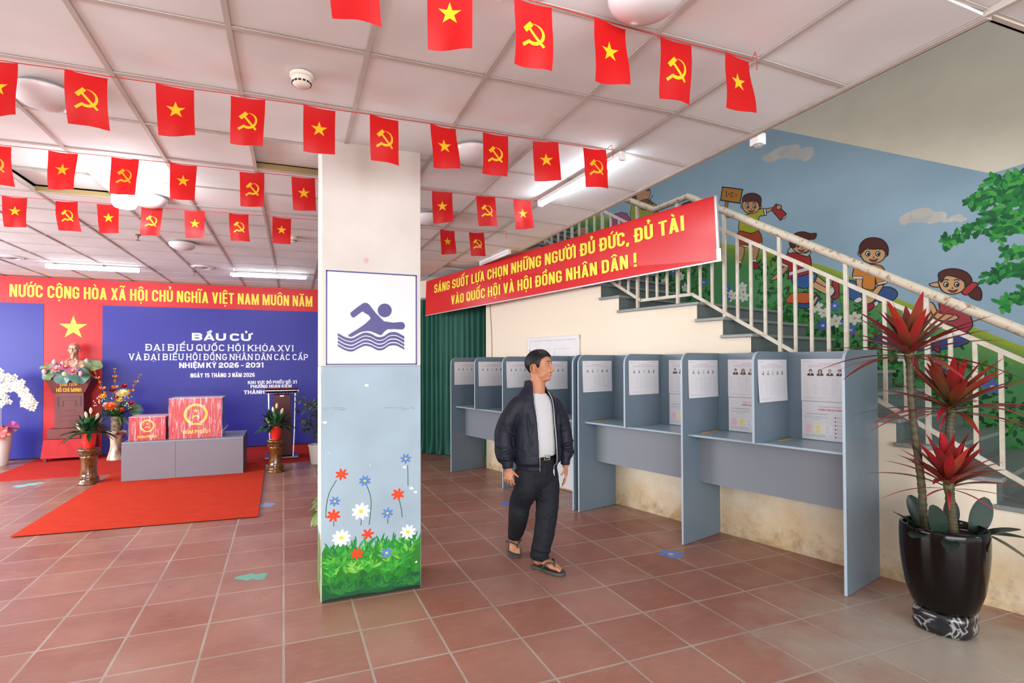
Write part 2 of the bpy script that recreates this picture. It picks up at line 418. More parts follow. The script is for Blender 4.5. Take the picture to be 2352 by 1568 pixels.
# floor of terracotta tiles
def floor_material():
    m = bpy.data.materials.new('terracotta_tiles'); m.use_nodes = True; nt = m.node_tree; N = nt.nodes.new; L = nt.links.new
    b = nt.nodes['Principled BSDF']
    tc = N('ShaderNodeTexCoord'); mp = N('ShaderNodeMapping'); mp.inputs['Location'].default_value = (0.4167, 0.1786, 0)
    L(tc.outputs['Object'], mp.inputs['Vector'])
    br = N('ShaderNodeTexBrick'); br.offset = 0; br.squash = 1
    for k, v in (('Scale', 1), ('Mortar Size', 0.008), ('Mortar Smooth', 0.25), ('Bias', 0), ('Brick Width', 0.42), ('Row Height', 0.42)): br.inputs[k].default_value = v
    br.inputs['Color1'].default_value = (*lin('a27464'), 1); br.inputs['Color2'].default_value = (*lin('915a48'), 1); br.inputs['Mortar'].default_value = (*lin('aaa195'), 1)
    L(mp.outputs['Vector'], br.inputs['Vector'])
    def noise_n(scale, detail=4, st=(1, 1, 1), rough=0.5):
        q = N('ShaderNodeMapping'); q.inputs['Scale'].default_value = st; L(tc.outputs['Object'], q.inputs['Vector'])
        n = N('ShaderNodeTexNoise'); n.inputs['Scale'].default_value = scale; n.inputs['Detail'].default_value = detail; n.inputs['Roughness'].default_value = rough
        L(q.outputs['Vector'], n.inputs['Vector']); return n.outputs['Fac']
    def rng_n(src, a, b_, lo=0.0, hi=1.0):
        r = N('ShaderNodeMapRange'); r.inputs[1].default_value = a; r.inputs[2].default_value = b_; r.inputs[3].default_value = lo; r.inputs[4].default_value = hi
        L(src, r.inputs[0]); return r.outputs[0]
    def mixc(f, c1, c2, mode='MIX'):
        x = N('ShaderNodeMix'); x.data_type = 'RGBA'; x.blend_type = mode; L(f, x.inputs[0])
        for i, c in ((6, c1), (7, c2)):
            if isinstance(c, tuple): x.inputs[i].default_value = c
            else: L(c, x.inputs[i])
        return x.outputs[2]
    c = mixc(rng_n(noise_n(2.2, 6), .35, .68, 0, .5), br.outputs['Color'], (*lin('7d4a38'), 1))
    c = mixc(rng_n(noise_n(9, 6, (1, 3.5, 1), .65), .5, .75, 0, .45), c, (*lin('ab8072'), 1))
    c = mixc(rng_n(noise_n(38, 3, (1, 2, 1)), .55, .8, 0, .14), c, (*lin('683a2a'), 1))
    c = mixc(rng_n(noise_n(0.9, 4), .42, .72, 0, .4), c, (*lin('a4887e'), 1))
    # cement smear and dust by the big planter
    vm = N('ShaderNodeVectorMath'); vm.operation = 'DISTANCE'; vm.inputs[1].default_value = (3.28, 1.75, 0)
    sq = N('ShaderNodeMapping'); sq.inputs['Scale'].default_value = (1.0, 1.0, 0); L(tc.outputs['Object'], sq.inputs['Vector'])
    L(tc.outputs['Object'], vm.inputs[0])
    ad = N('ShaderNodeMath'); ad.operation = 'ADD'; L(vm.outputs['Value'], ad.inputs[0])
    L(rng_n(noise_n(3.2, 6, (1, 1, 1), .65), .2, .8, -.45, .45), ad.inputs[1])
    c = mixc(rng_n(ad.outputs[0], .3, 1.05, .85, 0), c, (*lin('a59f92'), 1))
    L(c, b.inputs['Base Color'])
    ro = rng_n(noise_n(5, 4), .3, .7, .27, .45); L(ro, b.inputs['Roughness'])
    bp = N('ShaderNodeBump'); bp.inputs['Strength'].default_value = .35; bp.inputs['Distance'].default_value = .006
    iv = N('ShaderNodeMath'); iv.operation = 'SUBTRACT'; iv.inputs[0].default_value = 1; L(br.outputs['Fac'], iv.inputs[1])
    hh = N('ShaderNodeMath'); hh.operation = 'ADD'; L(iv.outputs[0], hh.inputs[0]); L(rng_n(noise_n(14, 4), 0, 1, -.25, .25), hh.inputs[1])
    L(hh.outputs[0], bp.inputs['Height']); L(bp.outputs['Normal'], b.inputs['Normal'])
    return m
mb = MB(); mb.box2((-9.2, -5.5, -.12), (6.8, 11.2, 0))
floor = struct(mb.obj('floor', floor_material()))

# suspended ceiling: panels and tees, a few panels out of place
CO = Vector((-0.2273, 2.5526, 0)); CA = -0.0162; PS = 0.600
CU = Vector((math.cos(CA), math.sin(CA), 0)); CV = Vector((-math.sin(CA), math.cos(CA), 0))
def CP(i, j, z=CEIL_Z): return CO + CU * (i * PS) + CV * (j * PS) + Vector((0, 0, z))
def cell(px, py):
    p = on_plane(px, py, (0, 0, CEIL_Z), (0, 0, 1)) - CO
    return math.floor(p.dot(CU) / PS), math.floor(p.dot(CV) / PS)
m_panel = mat('ceiling_panel', 'e9eef0', rough=.75, spec=.25, noise_amt=.05, noise_scale=1.7, color2='dee2e2')
m_tee = mat('ceiling_tee', 'c4beb6', rough=.55, noise_amt=.1, noise_scale=6)
m_teeold = mat('tee_yellowed', '9d8a5c', rough=.6)
m_dark = mat('ceiling_void', '2a2826', rough=.9)
shift = {cell(655, 362): (.042, .012), cell(60, 330): (.012, .008), cell(150, 425): (.045, .015), cell(1165, 596): (.075, .04), cell(1085, 606): (-.01, .05)}
mp_, mg = MB(), MB()
I0, I1, J0, J1 = -15, 5, -13, 14
drop = lambda i: 0.028 if i >= 5 else 0.0
for i in range(I0, 11):
    for j in range(J0, J1):
        if i >= I1 and j >= -2: continue
        up, tl = shift.get((i, j), (0, 0))
        if (i, j) in shift: z0, z1 = up + .004, up + tl
        else: z0 = z1 = rng.uniform(.002, .0055)
        e = .008
        q = [CP(i + e, j + e), CP(i + 1 - e, j + e), CP(i + 1 - e, j + 1 - e), CP(i + e, j + 1 - e)]
        dz = [z0, z0 - (drop(i + 1) if j >= -2 and i == 4 else 0), z1 - (drop(i + 1) if j >= -2 and i == 4 else 0), z1]
        q = [p + Vector((0, 0, d)) for p, d in zip(q, dz)]
        mp_.prism(q, (0, 0, .014))
def tee(a, b, w=.024, m=0):
    d = (b - a).normalized(); s = Vector((-d.y, d.x, 0)) * w / 2
    mg.prism([a - s, b - s, b + s, a + s], (0, 0, .003), m); 
    k = s * .12
    mg.prism([a - k + Vector((0, 0, .003)), b - k + Vector((0, 0, .003)), b + k + Vector((0, 0, .003)), a + k + Vector((0, 0, .003))], (0, 0, .035), m)
for i in range(I0, I1 + 1):
    z = Vector((0, 0, -.004 - (drop(i))))
    tee(CP(i, J0) + z, CP(i, J1) + z)
for i in range(I1 + 1, 12): tee(CP(i, J0) - Vector((0, 0, .004)), CP(i, -2) - Vector((0, 0, .004)))
for j in range(J0, J1 + 1):
    tee(CP(I0, j) - Vector((0, 0, .003)), CP(I1 - 1, j) - Vector((0, 0, .003)))
    if j <= -2: tee(CP(I1 - 1, j) - Vector((0, 0, .003)), CP(11, j) - Vector((0, 0, .003)))
    else: tee(CP(I1 - 1, j) - Vector((0, 0, .003)), CP(I1, j) - Vector((0, 0, .003 + drop(5))))
for (i, j) in shift:
    if shift[(i, j)][0] > .02:
        a, b = CP(i, j + 1), CP(i + 1, j + 1)
        mg.prism([a + CV * -.012 + Vector((0, 0, .0)), b + CV * -.012, b + CV * -.012 + Vector((0, 0, .045)), a + CV * -.012 + Vector((0, 0, .045))], CV * .006, 1)
ceiling = struct(mp_.obj('ceiling', m_panel))
mg.obj('ceiling_grid', [m_tee, m_teeold], ceiling)
# edge trim of the ceiling along the stairwell
mb = MB()
a, b = CP(I1, -2, CEIL_Z - .034), CP(I1, J1, CEIL_Z - .034)
mb.prism([a, b, b + CU * .035, a + CU * .035], (0, 0, .028)); mb.prism([a + CU * .03, b + CU * .03, b + CU * .042, a + CU * .042], (0, 0, .5))
a, b = CP(I1, -2, CEIL_Z - .012), CP(11, -2, CEIL_Z - .012)
mb.prism([a, b, b + CV * .03, a + CV * .03], (0, 0, .02)); mb.prism([a + CV * .02, b + CV * .02, b + CV * .035, a + CV * .035], (0, 0, .5))
struct(mb.obj('trim_1', mat('edge_trim', 'cfc8bd', rough=.6, noise_amt=.15, noise_scale=9)))
mb = MB(); mb.box2((-9.2, -5.5, 3.36), (2.78, 11.2, 3.46)); mb.box2((2.78, -5.5, 3.36), (6.8, 1.3, 3.46)); mb.box2((2.7, 1.3, 5.6), (9, 11.2, 5.7))
struct(mb.obj('light_block_slab', m_dark))  # unseen slabs, added to keep the world light out from above

m_cream = mat('cream_plaster', 'ded5c4', rough=.75, spec=.3, noise_amt=.08, noise_scale=1.4, color2='d8cdb9', bump=.06, bump_scale=25)
def stained_cream():
    m = bpy.data.materials.new('cream_plaster_stained'); m.use_nodes = True; nt = m.node_tree; N = nt.nodes.new; L = nt.links.new
    b = nt.nodes['Principled BSDF']; b.inputs['Roughness'].default_value = .7; b.inputs['Specular IOR Level'].default_value = .3
    tc = N('ShaderNodeTexCoord'); sx = N('ShaderNodeSeparateXYZ'); L(tc.outputs['Object'], sx.inputs[0])
    n = N('ShaderNodeTexNoise'); n.inputs['Scale'].default_value = 2.4; n.inputs['Detail'].default_value = 7; n.inputs['Roughness'].default_value = .68; L(tc.outputs['Object'], n.inputs['Vector'])
    n2 = N('ShaderNodeTexNoise'); n2.inputs['Scale'].default_value = 11; n2.inputs['Detail'].default_value = 6; n2.inputs['Roughness'].default_value = .7; L(tc.outputs['Object'], n2.inputs['Vector'])
    r = N('ShaderNodeMapRange'); r.inputs[1].default_value = .0; r.inputs[2].default_value = .62; r.inputs[3].default_value = .34; r.inputs[4].default_value = -.12; L(sx.outputs[2], r.inputs[0])
    a = N('ShaderNodeMath'); a.operation = 'ADD'; L(r.outputs[0], a.inputs[0]); L(n.outputs['Fac'], a.inputs[1])
    r2 = N('ShaderNodeMapRange'); r2.inputs[1].default_value = .5; r2.inputs[2].default_value = .88; r2.inputs[4].default_value = .75; L(a.outputs[0], r2.inputs[0])
    mx = N('ShaderNodeMix'); mx.data_type = 'RGBA'; mx.inputs[6].default_value = (*lin('ddd2be'), 1); mx.inputs[7].default_value = (*lin('bf9e68'), 1); L(r2.outputs[0], mx.inputs[0])
    a2 = N('ShaderNodeMath'); a2.operation = 'ADD'; L(r.outputs[0], a2.inputs[0]); L(n2.outputs['Fac'], a2.inputs[1])
    r3 = N('ShaderNodeMapRange'); r3.inputs[1].default_value = .74; r3.inputs[2].default_value = .98; r3.inputs[4].default_value = .55; L(a2.outputs[0], r3.inputs[0])
    m2 = N('ShaderNodeMix'); m2.data_type = 'RGBA'; L(mx.outputs[2], m2.inputs[6]); m2.inputs[7].default_value = (*lin('7b6242'), 1); L(r3.outputs[0], m2.inputs[0])
    L(m2.outputs[2], b.inputs['Base Color']); return m
m_cream_st = stained_cream()
m_granite = mat('grey_granite', '6f7674', rough=.35, noise_amt=.45, noise_scale=120, color2='4d5454')
m_tread = mat('granite_tread', '888c88', rough=.4, noise_amt=.35, noise_scale=110, color2='6f7573')

mb = MB(); mb.box2((-9.2, 11.03, 0), (3.6, 11.2, 3.36)); struct(mb.obj('wall_back', m_cream))
mb = MB(); mb.box2((-9.2, -5.5, 0), (-9.05, 11.03, 3.36)); struct(mb.obj('wall_left', m_cream))

# stairs: 165 mm risers, landing at the thirteenth
RUN, RISE = .262, .165
def nose(k): return .358 + RUN * (13 - k) if k <= 13 else -.60 - RUN * (k - 14)
# side wall under the stairs, cut to the profile of the steps
KT = 25
prof = [(3.75, 0)]
for k in range(1, KT):
    prof += [(nose(k) - .02, RISE * (k - 1)), (nose(k) - .02, RISE * k - .03)]
prof += [(-3.17, RISE * (KT - 1) - .03), (-3.17, 0)]
prof = [p for i, p in enumerate(prof) if i == 0 or p != prof[i - 1]]
prof[0] = (nose(1) - .0, 0)
mb = MB(); mb.prism([(s, 0, z) for s, z in prof], (0, -.14, 0))
wall_right = struct(mb.w().obj('wall_right', m_cream_st)); wall_right.location = WO
st = thing('staircase', 'grey granite staircase with a landing behind the voting booths', 'staircase', WO); struct(st)
for k in range(1, KT):
    a = nose(k); b = nose(k + 1) - .02 if k < KT - 1 else a - .3
    t = MB(); t.box2((b - .005, -1.64, RISE * k - .03), (a + .012, .035, RISE * k)); t.w().obj('tread', m_tread, st, bevel=.005, seg=1)
    r = MB(); r.box2((a - .035, -1.64, RISE * (k - 1)), (a - .019, -.002, RISE * k - .031)); r.w().obj('riser', m_granite, st)

# stairwell walls; the painting is on the long one
m_mural = mat('mural_sky_paint', '839aa8', rough=.6, spec=.35, noise_amt=.10, noise_scale=.9, color2='768e9d')
mb = MB(); mb.box2((-7, -1.75, 0), (6.5, -1.65, 5.7))
wall_sw = struct(mb.w().obj('wall_stairwell', m_mural)); wall_sw.location = WO
mb = MB(); mb.box2((-7, -1.75, 0), (-6.9, 0.5, 5.7)); mb.box2((6.4, -1.75, 0), (6.5, -1.2, 5.7))
w2 = struct(mb.w().obj('wall_stair_end', m_cream)); w2.location = WO

# railing
m_rail = mat('railing_paint', 'c2bdb0', rough=.45, noise_amt=.22, noise_scale=14, color2='b6aa95')
def worn_rail():
    m = bpy.data.materials.new('handrail_worn_paint'); m.use_nodes = True; nt = m.node_tree; N = nt.nodes.new; L = nt.links.new
    b = nt.nodes['Principled BSDF']; b.inputs['Roughness'].default_value = .5
    tc = N('ShaderNodeTexCoord'); n = N('ShaderNodeTexNoise'); n.inputs['Scale'].default_value = 22; n.inputs['Detail'].default_value = 8; n.inputs['Roughness'].default_value = .72
    L(tc.outputs['Object'], n.inputs['Vector']); r = N('ShaderNodeMapRange'); r.inputs[1].default_value = .54; r.inputs[2].default_value = .62; r.inputs[4].default_value = .9; L(n.outputs['Fac'], r.inputs[0])
    mx = N('ShaderNodeMix'); mx.data_type = 'RGBA'; mx.inputs[6].default_value = (*lin('bdb3a0'), 1); mx.inputs[7].default_value = (*lin('84633f'), 1); L(r.outputs[0], mx.inputs[0])
    L(mx.outputs[2], b.inputs['Base Color']); return m
rl = thing('stair_railing', 'cream painted steel stair railing with rusty round handrail', 'railing', WO)
RD = -.08
SL = RISE / RUN
def hz(s):      # handrail height
    if s > .2: return 3.215 - .622 * (s - .2)
    if s > -.2: return 3.175 + .1 * (s + .2)
    return 3.175 - .56 * (s + .2)
S_LO, S_HI = -2.6, 3.35
mb = MB(); mb.tube([(s, RD, hz(s)) for s in (S_HI, 1.8, .2, -.2, S_LO)], .034, 14); mb.w().obj('handrail', worn_rail(), rl, smooth=True)
def bar(dz, nm, w=.022):
    m = MB(); ss = (S_HI, .24, -.38, S_LO)
    for a, b in zip(ss[:-1], ss[1:]):
        f = lambda s: (2.235 + dz if -.39 < s < .25 else (2.235 + dz - .622 * (s - .24) if s > 0 else 2.235 + dz - .62 * (s + .38)))
        A, B = Vector((a, RD, f(a))), Vector((b, RD, f(b))); d = (B - A).normalized(); u = Vector((0, 1, 0)); n = d.cross(u)
        e = d * .006; q = [A - e + (u * p + n * r) * w for p, r in ((-.5, -.7), (.5, -.7), (.5, .7), (-.5, .7))]; z = [B + e + (u * p + n * r) * w for p, r in ((-.5, -.7), (.5, -.7), (.5, .7), (-.5, .7))]
        m.rings([q, z])
    return m.w().obj(nm, m_rail, rl)
bz = lambda s, dz: (2.235 + dz if -.38 <= s <= .24 else (2.235 + dz - .622 * (s - .24) if s > 0 else 2.235 + dz - .62 * (s + .38)))
bar(0, 'bottom_rail'); bar(.77, 'middle_rail')
s = -2.55; n = 0
while s < 3.3:
    post = abs((s - 1.041) / .5 - round((s - 1.041) / .5)) < .12
    k = max(kk for kk in range(0, KT) if kk == 0 or nose(kk) >= s) if False else None
    m = MB()
    if post:
        zt = 0.0
        for kk in range(1, KT):
            if s <= nose(kk): zt = RISE * kk
        m.box2((s - .014, RD - .014, zt), (s + .014, RD + .014, hz(s) - .02)); m.w().obj('rail_post', m_rail, rl)
    else:
        m.box2((s - .012, RD - .009, bz(s, 0)), (s + .012, RD + .009, bz(s, .77))); m.w().obj('baluster', m_rail, rl)
    s += .125; n += 1

# store-room door under the stairs
dr = thing('door_1', 'white panelled door under the stairs behind the booths', 'door', WO); struct(dr)
m_door = mat('white_door_paint', 'd6d5d6', rough=.5, noise_amt=.06, noise_scale=4)
mb = MB()
for a, b in (((-2.17, .0, 0), (-2.12, .03, 1.90)), ((-1.26, 0, 0), (-1.21, .03, 1.90)), ((-2.17, 0, 1.85), (-1.21, .032, 1.90))): mb.box2(a, b)
mb.w().obj('door_frame', m_door, dr, bevel=.006)
mb = MB(); mb.box2((-2.12, 0, .02), (-1.26, .012, 1.85))
for a, b in (((-2.12, 0, .02), (-2.02, .02, 1.85)), ((-1.36, 0, .02), (-1.26, .02, 1.85)), ((-1.73, 0, .02), (-1.65, .02, 1.85)), ((-2.12, 0, 1.74), (-1.26, .0203, 1.85)), ((-2.12, 0, .02), (-1.26, .0203, .2)), ((-2.12, 0, .85), (-1.26, .0203, .98))): mb.box2(a, b)
mb.w().obj('door_leaf', m_door, dr, bevel=.004)
for z in (1.65, .35):
    mb = MB(); mb.tube([(-2.125, .028, z), (-2.125, .028, z + .09)], .008, 8); mb.w().obj('hinge', mat('hinge_steel', '8d8a85', rough=.4, metal=.8), dr)
# loose cable down the stair wall
mb = MB(); mb.tube(smooth_open([tuple(W(-3.05 + .012 * math.sin(z * 4) + (2.4 - z) * .05, .008, z)) for z in (2.7, 2.4, 2.1, 1.8, 1.5, 1.2, .6)], 4), .004, 6)
tag(mb.obj('wall_cable', mat('cable_brown', '8a7a6c', rough=.6), smooth=True), 'thin loose cable running down the cream wall beside the green curtain', 'cable')

# ------------------------------------------------------------------ painted pillar
PX0, PX1, PY0, PY1 = .234, .900, 3.632, 4.02
paint = mat('paint_flat', attr=True, rough=.6, spec=.3, noise_amt=.10, noise_scale=7)
m_lb = mat('pillar_light_blue', 'a0b7c5', rough=.65, noise_amt=.12, noise_scale=2.2, color2='94a9b5')
m_pc = mat('pillar_cream', 'd4d2cc', rough=.7, noise_amt=.07, noise_scale=2.4, color2='cbc7be')
mb = MB(); n = 8
zs = [0, 1.545, CEIL_Z + .3]
for z0, z1, m in ((0, 1.545, 1), (1.545, CEIL_Z + .3, 0)):
    mb.rings([[Vector((PX0, PY0, z)), Vector((PX1, PY0, z)), Vector((PX1, PY1, z)), Vector((PX0, PY1, z))] for z in (z0, z1)], m)
pillar = tag(struct(mb.obj('pillar', [m_pc, m_lb], bevel=.006)), 'square pillar painted with flowers and grass, swimmer sign on it', 'pillar')
def rgb(h, j=0.0):
    c = lin(h); k = 1 + rng.uniform(-j, j); return tuple(min(1, v * k) for v in c)
class Painting:                       # flat brushwork laid on a wall: x right, z up, y off the wall in hair-thin coats
    def __init__(s, place): s.mb = MB(); s.place = place; s.grid = {}; s.base = 0
    def coat(s): pass
    def depth(s, pts):                # one coat above whatever this stroke overlaps
        x0, x1 = min(p[0] for p in pts), max(p[0] for p in pts); y0, y1 = min(p[1] for p in pts), max(p[1] for p in pts)
        g = .12; keys = [(i, j) for i in range(math.floor(x0 / g), math.floor(x1 / g) + 1) for j in range(math.floor(y0 / g), math.floor(y1 / g) + 1)]
        L = 0
        for k in keys:
            for (a0, a1, b0, b1, l) in s.grid.get(k, ()):
                if l > L and a0 < x1 and a1 > x0 and b0 < y1 and b1 > y0: L = l
        L += 1
        for k in keys: s.grid.setdefault(k, []).append((x0, x1, y0, y1, L))
        return .0004 + L * .00003
    def fill(s, pts, c):
        l = s.depth(pts); s.mb.poly([s.place(p[0], p[1], l) for p in pts], 0, c)
    def quads(s, polys, c):
        if not polys: return
        l = s.depth([p for q in polys for p in q])
        for q in polys: s.mb.add([s.place(p[0], p[1], l) for p in q], [tuple(range(len(q)))], 0, c)
    def line(s, pts, w, c, closed=False): s.quads(stroke2(pts, w, closed), c)
    def ell(s, x, y, a, b, rot, c, n=10): 
        cr, sr = math.cos(rot), math.sin(rot)
        s.fill([(x + a * math.cos(2 * pi * i / n) * cr - b * math.sin(2 * pi * i / n) * sr, y + a * math.cos(2 * pi * i / n) * sr + b * math.sin(2 * pi * i / n) * cr) for i in range(n)], c)
    def leaf(s, x, y, L, w, rot, c):
        s.fill([(x + L * t * math.cos(rot) - w * q * math.sin(rot), y + L * t * math.sin(rot) + w * q * math.cos(rot)) for t, q in
                ((0, 0), (.2, .32), (.5, .5), (.8, .36), (1, 0), (.8, -.36), (.5, -.5), (.2, -.32))], c)
    def flower(s, x, y, r, n, c, cc, rot=0, sq=1.0, wid=.42):
        for i in range(n):
            a = rot + 2 * pi * i / n
            s.ell(x + r * .56 * math.cos(a), y + r * .56 * math.sin(a) * sq, r * .48, r * wid * .5, math.atan2(math.sin(a) * sq, math.cos(a)), c, 10)
        s.coat()
        if cc: s.ell(x, y, r * .24, r * .2, 0, cc)
P = Painting(lambda x, z, l: Vector((x, PY0 - l, z)))
def pp(px, py):
    q = on_plane(px, py, (0, PY0, 0), (0, 1, 0)); return q.x, q.z
# grass: ground coat, tufts darker below and lighter on top
top = [(PX0 + .004 + (PX1 - PX0 - .008) * i / 24, .335 + .03 * math.sin(i * 1.9) + rng.uniform(-.015, .02)) for i in range(25)]
P.fill([(PX0 + .004, .0), (PX1 - .004, .0)] + list(reversed(top)), rgb('2c7a26')); P.coat()
P.fill([(PX0 + .004, .0), (PX1 - .004, .0)] + [(PX1 - .004 - (PX1 - PX0 - .008) * i / 16, .11 + rng.uniform(-.015, .02)) for i in range(17)], rgb('14562a')); P.coat()
P.fill([(PX0 + .004, .0), (PX1 - .004, .0)] + [(PX1 - .004 - (PX1 - PX0 - .008) * i / 16, .018 + rng.uniform(-.006, .01)) for i in range(17)], rgb('172a1c')); P.coat()
for _ in range(210):
    x = rng.uniform(PX0 + .04, PX1 - .04); z = rng.uniform(.03, .33); k = z / .33
    base = rng.choice(['1f7a24', '2f8f2c', '17652a']) if k < .45 else rng.choice(['2f9a2e', '58b23a', '7cc24a', '1f8a2c', '43a634'])
    if k < .2: base = rng.choice(['17602e', '1d6b33', '2b7a35'])
    for a in range(rng.choice((3, 4, 5))):
        P.leaf(x, z, rng.uniform(.04, .075), rng.uniform(.010, .017), pi / 2 + rng.uniform(-1.35, 1.35), rgb(base, .15))
    P.coat() if _ % 12 == 0 else None
for i in range(34):
    x = PX0 + .03 + (PX1 - PX0 - .06) * (i + rng.random()) / 34; z = .33 + .03 * math.sin(i * 1.4)
    for a in range(2): P.leaf(x, z - .02, rng.uniform(.05, .085), .013, pi / 2 + rng.uniform(-.9, .9), rgb(rng.choice(['1d8a3c', '23943a', '157a34']), .1))
P.coat()
FR, FB, FWc, YE = rgb('e0431c'), rgb('5a83c4'), rgb('f2f2ee'), rgb('d9d63a')
for px, py, r, n, c, cc, sx in ((785, 1089, .042, 7, FR, None, 0), (838, 1104, .040, 8, FB, YE, .3), (932, 1053, .038, 7, FB, YE, .2), (914, 1135, .046, 7, FR, None, .4),
        (769, 1151, .036, 7, FB, YE, .1), (766, 1184, .046, 7, FR, None, .6), (829, 1174, .062, 9, rgb('eef0ec'), YE, 0), (890, 1178, .040, 7, FB, YE, .5),
        (784, 1235, .060, 10, FWc, YE, .2), (845, 1226, .042, 6, FR, None, .1), (937, 1221, .055, 9, FWc, YE, .3), (820, 1271, .044, 7, FR, None, .2), (888, 1269, .042, 7, FB, YE, .4)):
    x, z = pp(px, py); P.flower(x, z, r, n, c, cc, sx, .88); P.coat()
for pts in (((773, 1102), (757, 1130), (750, 1160), (748, 1188)), ((843, 1116), (851, 1140), (852, 1165), (848, 1205)), ((766, 1196), (767, 1208)), ((830, 1190), (829, 1206)),
            ((890, 1190), (891, 1202)), ((917, 1148), (922, 1170), (924, 1188)), ((936, 1068), (937, 1090), (937, 1115))):
    P.line(smooth_open([pp(*p) for p in pts], 4), .005, rgb('2c5a35'))
for px, py, a in ((930, 1072, .016), (945, 1121, .02), (955, 1130, .016), (746, 970, .018), (842, 885, .02), (757, 1040, .006), (850, 1068, .006), (956, 1290, .012)):
    x, z = pp(px, py); P.fill([(x + a * math.cos(t) * rng.uniform(.5, 1.1), z + a * .7 * math.sin(t) * rng.uniform(.5, 1.1)) for t in [k * .7 for k in range(9)]], rgb('ece6da'))
for px0, px1 in ((745, 800), (880, 955)):
    for _ in range(14):
        x, z = pp(rng.uniform(px0, px1), 938 + rng.uniform(-4, 4)); P.line([(x - rng.uniform(.005, .02), z), (x + rng.uniform(.005, .02), z + rng.uniform(-.002, .002))], .0035, rgb('8d9aa0'))
P.mb.obj('flower_painting', paint, pillar, recalc=False)
# left face: grass strip and flaked corner
Q = Painting(lambda y, z, l: Vector((PX0 - l, y, z)))
Q.fill([(PY0 + .003, 0), (PY1 - .003, 0), (PY1 - .003, .32), (PY0 + .2, .36), (PY0 + .003, .40)], rgb('6f8a4c')); Q.coat()
for _ in range(90): Q.leaf(rng.uniform(PY0 + .04, PY1 - .04), rng.uniform(.02, .34), .07, .02, pi / 2 + rng.uniform(-.7, .7), rgb(rng.choice(['5d7d3c', '86a05c', '4a6f35', '9aa873']), .1))
Q.coat(); Q.flower(PY0 + .15, .75, .05, 6, rgb('d9623a'), None); Q.flower(PY0 + .14, .42, .05, 6, rgb('d9623a'), None)
Q.fill([(PY0 + .003, 0), (PY0 + .05, 0)] + [(PY0 + .03 + rng.uniform(0, .035), .08 + i * .11) for i in range(13)] + [(PY0 + .003, 1.5)], rgb('e9e2d4'))
Q.fill([(PY0 + .06, .42), (PY1 - .003, .40), (PY1 - .003, 1.545), (PY0 + .06, 1.545)], rgb('e8e2d8'))
Q.mb.obj('side_painting', paint, pillar, recalc=False)
# white sign with the swimmer
sg = thing('swimming_sign', 'square white swimming pool sign with navy swimmer and waves on the pillar', 'sign', (PX0 + .331, PY0 - .006, 1.867))
m_wh = mat('sign_white', 'd8d6d8', rough=.35, noise_amt=.03, noise_scale=5); m_nv = mat('sign_navy', '2d2474', rough=.4)
mb = MB(); mb.box((0, 0, 0), (.618, .010, .632)); mb.obj('sign_board', m_wh, sg, bevel=.002)
mb = MB(); h = .309; v = .316
for a, b in (((-h + .006, -.0063, v - .012), (h - .006, -.0052, v - .003)), ((-h + .006, -.0063, -v + .003), (h - .006, -.0052, -v + .012)), ((-h + .004, -.0063, -v + .004), (-h + .013, -.0052, v - .004)), ((h - .013, -.0063, -v + .004), (h - .004, -.0052, v - .004))): mb.box2(a, b)
mb.obj('sign_border', m_nv, sg)
def sgp(px, py):
    q = on_plane(px, py, (0, PY0 - .012, 0), (0, 1, 0)); return (q.x - sg.location.x, -.0066, q.z - sg.location.z)
mb = MB()
def sfill(pts): mb.prism([sgp(*p) for p in pts], (0, .0012, 0))
def zz(x, y): return 650 + x * .5420, 550 + y * .5421
body = [zz(*p) for p in ((275, 405), (318, 378), (372, 334), (346, 311), (334, 306), (302, 330), (290, 325), (286, 314), (290, 306), (338, 270), (352, 269), (366, 276), (428, 346), (500, 349), (512, 354), (517, 365), (512, 377), (500, 381), (443, 380), (420, 402), (410, 404), (395, 398), (372, 389), (352, 388), (325, 394), (292, 412))]
sfill(smooth_closed(body, 2))
cx, cy = zz(431, 300); sfill([(cx + 16.2 * math.cos(2 * pi * i / 28), cy + 15.8 * math.sin(2 * pi * i / 28)) for i in range(28)])
for off, wd in ((0, 13), (16, 12), (32, 11), (47, 10)):
    x0 = 232; up_ = [(232, 395), (262, 412), (292, 418), (318, 406), (345, 394), (372, 398), (400, 412), (425, 410), (450, 394), (478, 392), (500, 402), (514, 410)]
    P_ = smooth_open([zz(x, y + off) for x, y in up_], 3); dn = [(x, y + wd * .52) for x, y in reversed(P_)]
    sfill(P_ + dn)
mb.obj('swimmer_symbol', m_nv, sg)
mb = MB(); x, z = pp(841, 598); mb.lathe([(.017, 0), (.017, .003), (.012, .004)], 16); o = mb.obj('round_sticker', mat('pink_sticker', 'e3a3ab', rough=.5))
o.location = (x, PY0 - .0005, z); o.rotation_euler = (pi / 2, 0, 0); tag(o, 'small round pink sticker above the swimming sign', 'sticker')
_rgb = rgb
rgb = lambda h, j=0.0: tuple(v * .56 for v in _rgb(h, j))      # mural colours darkened: the stairwell's weak light is put into the paint
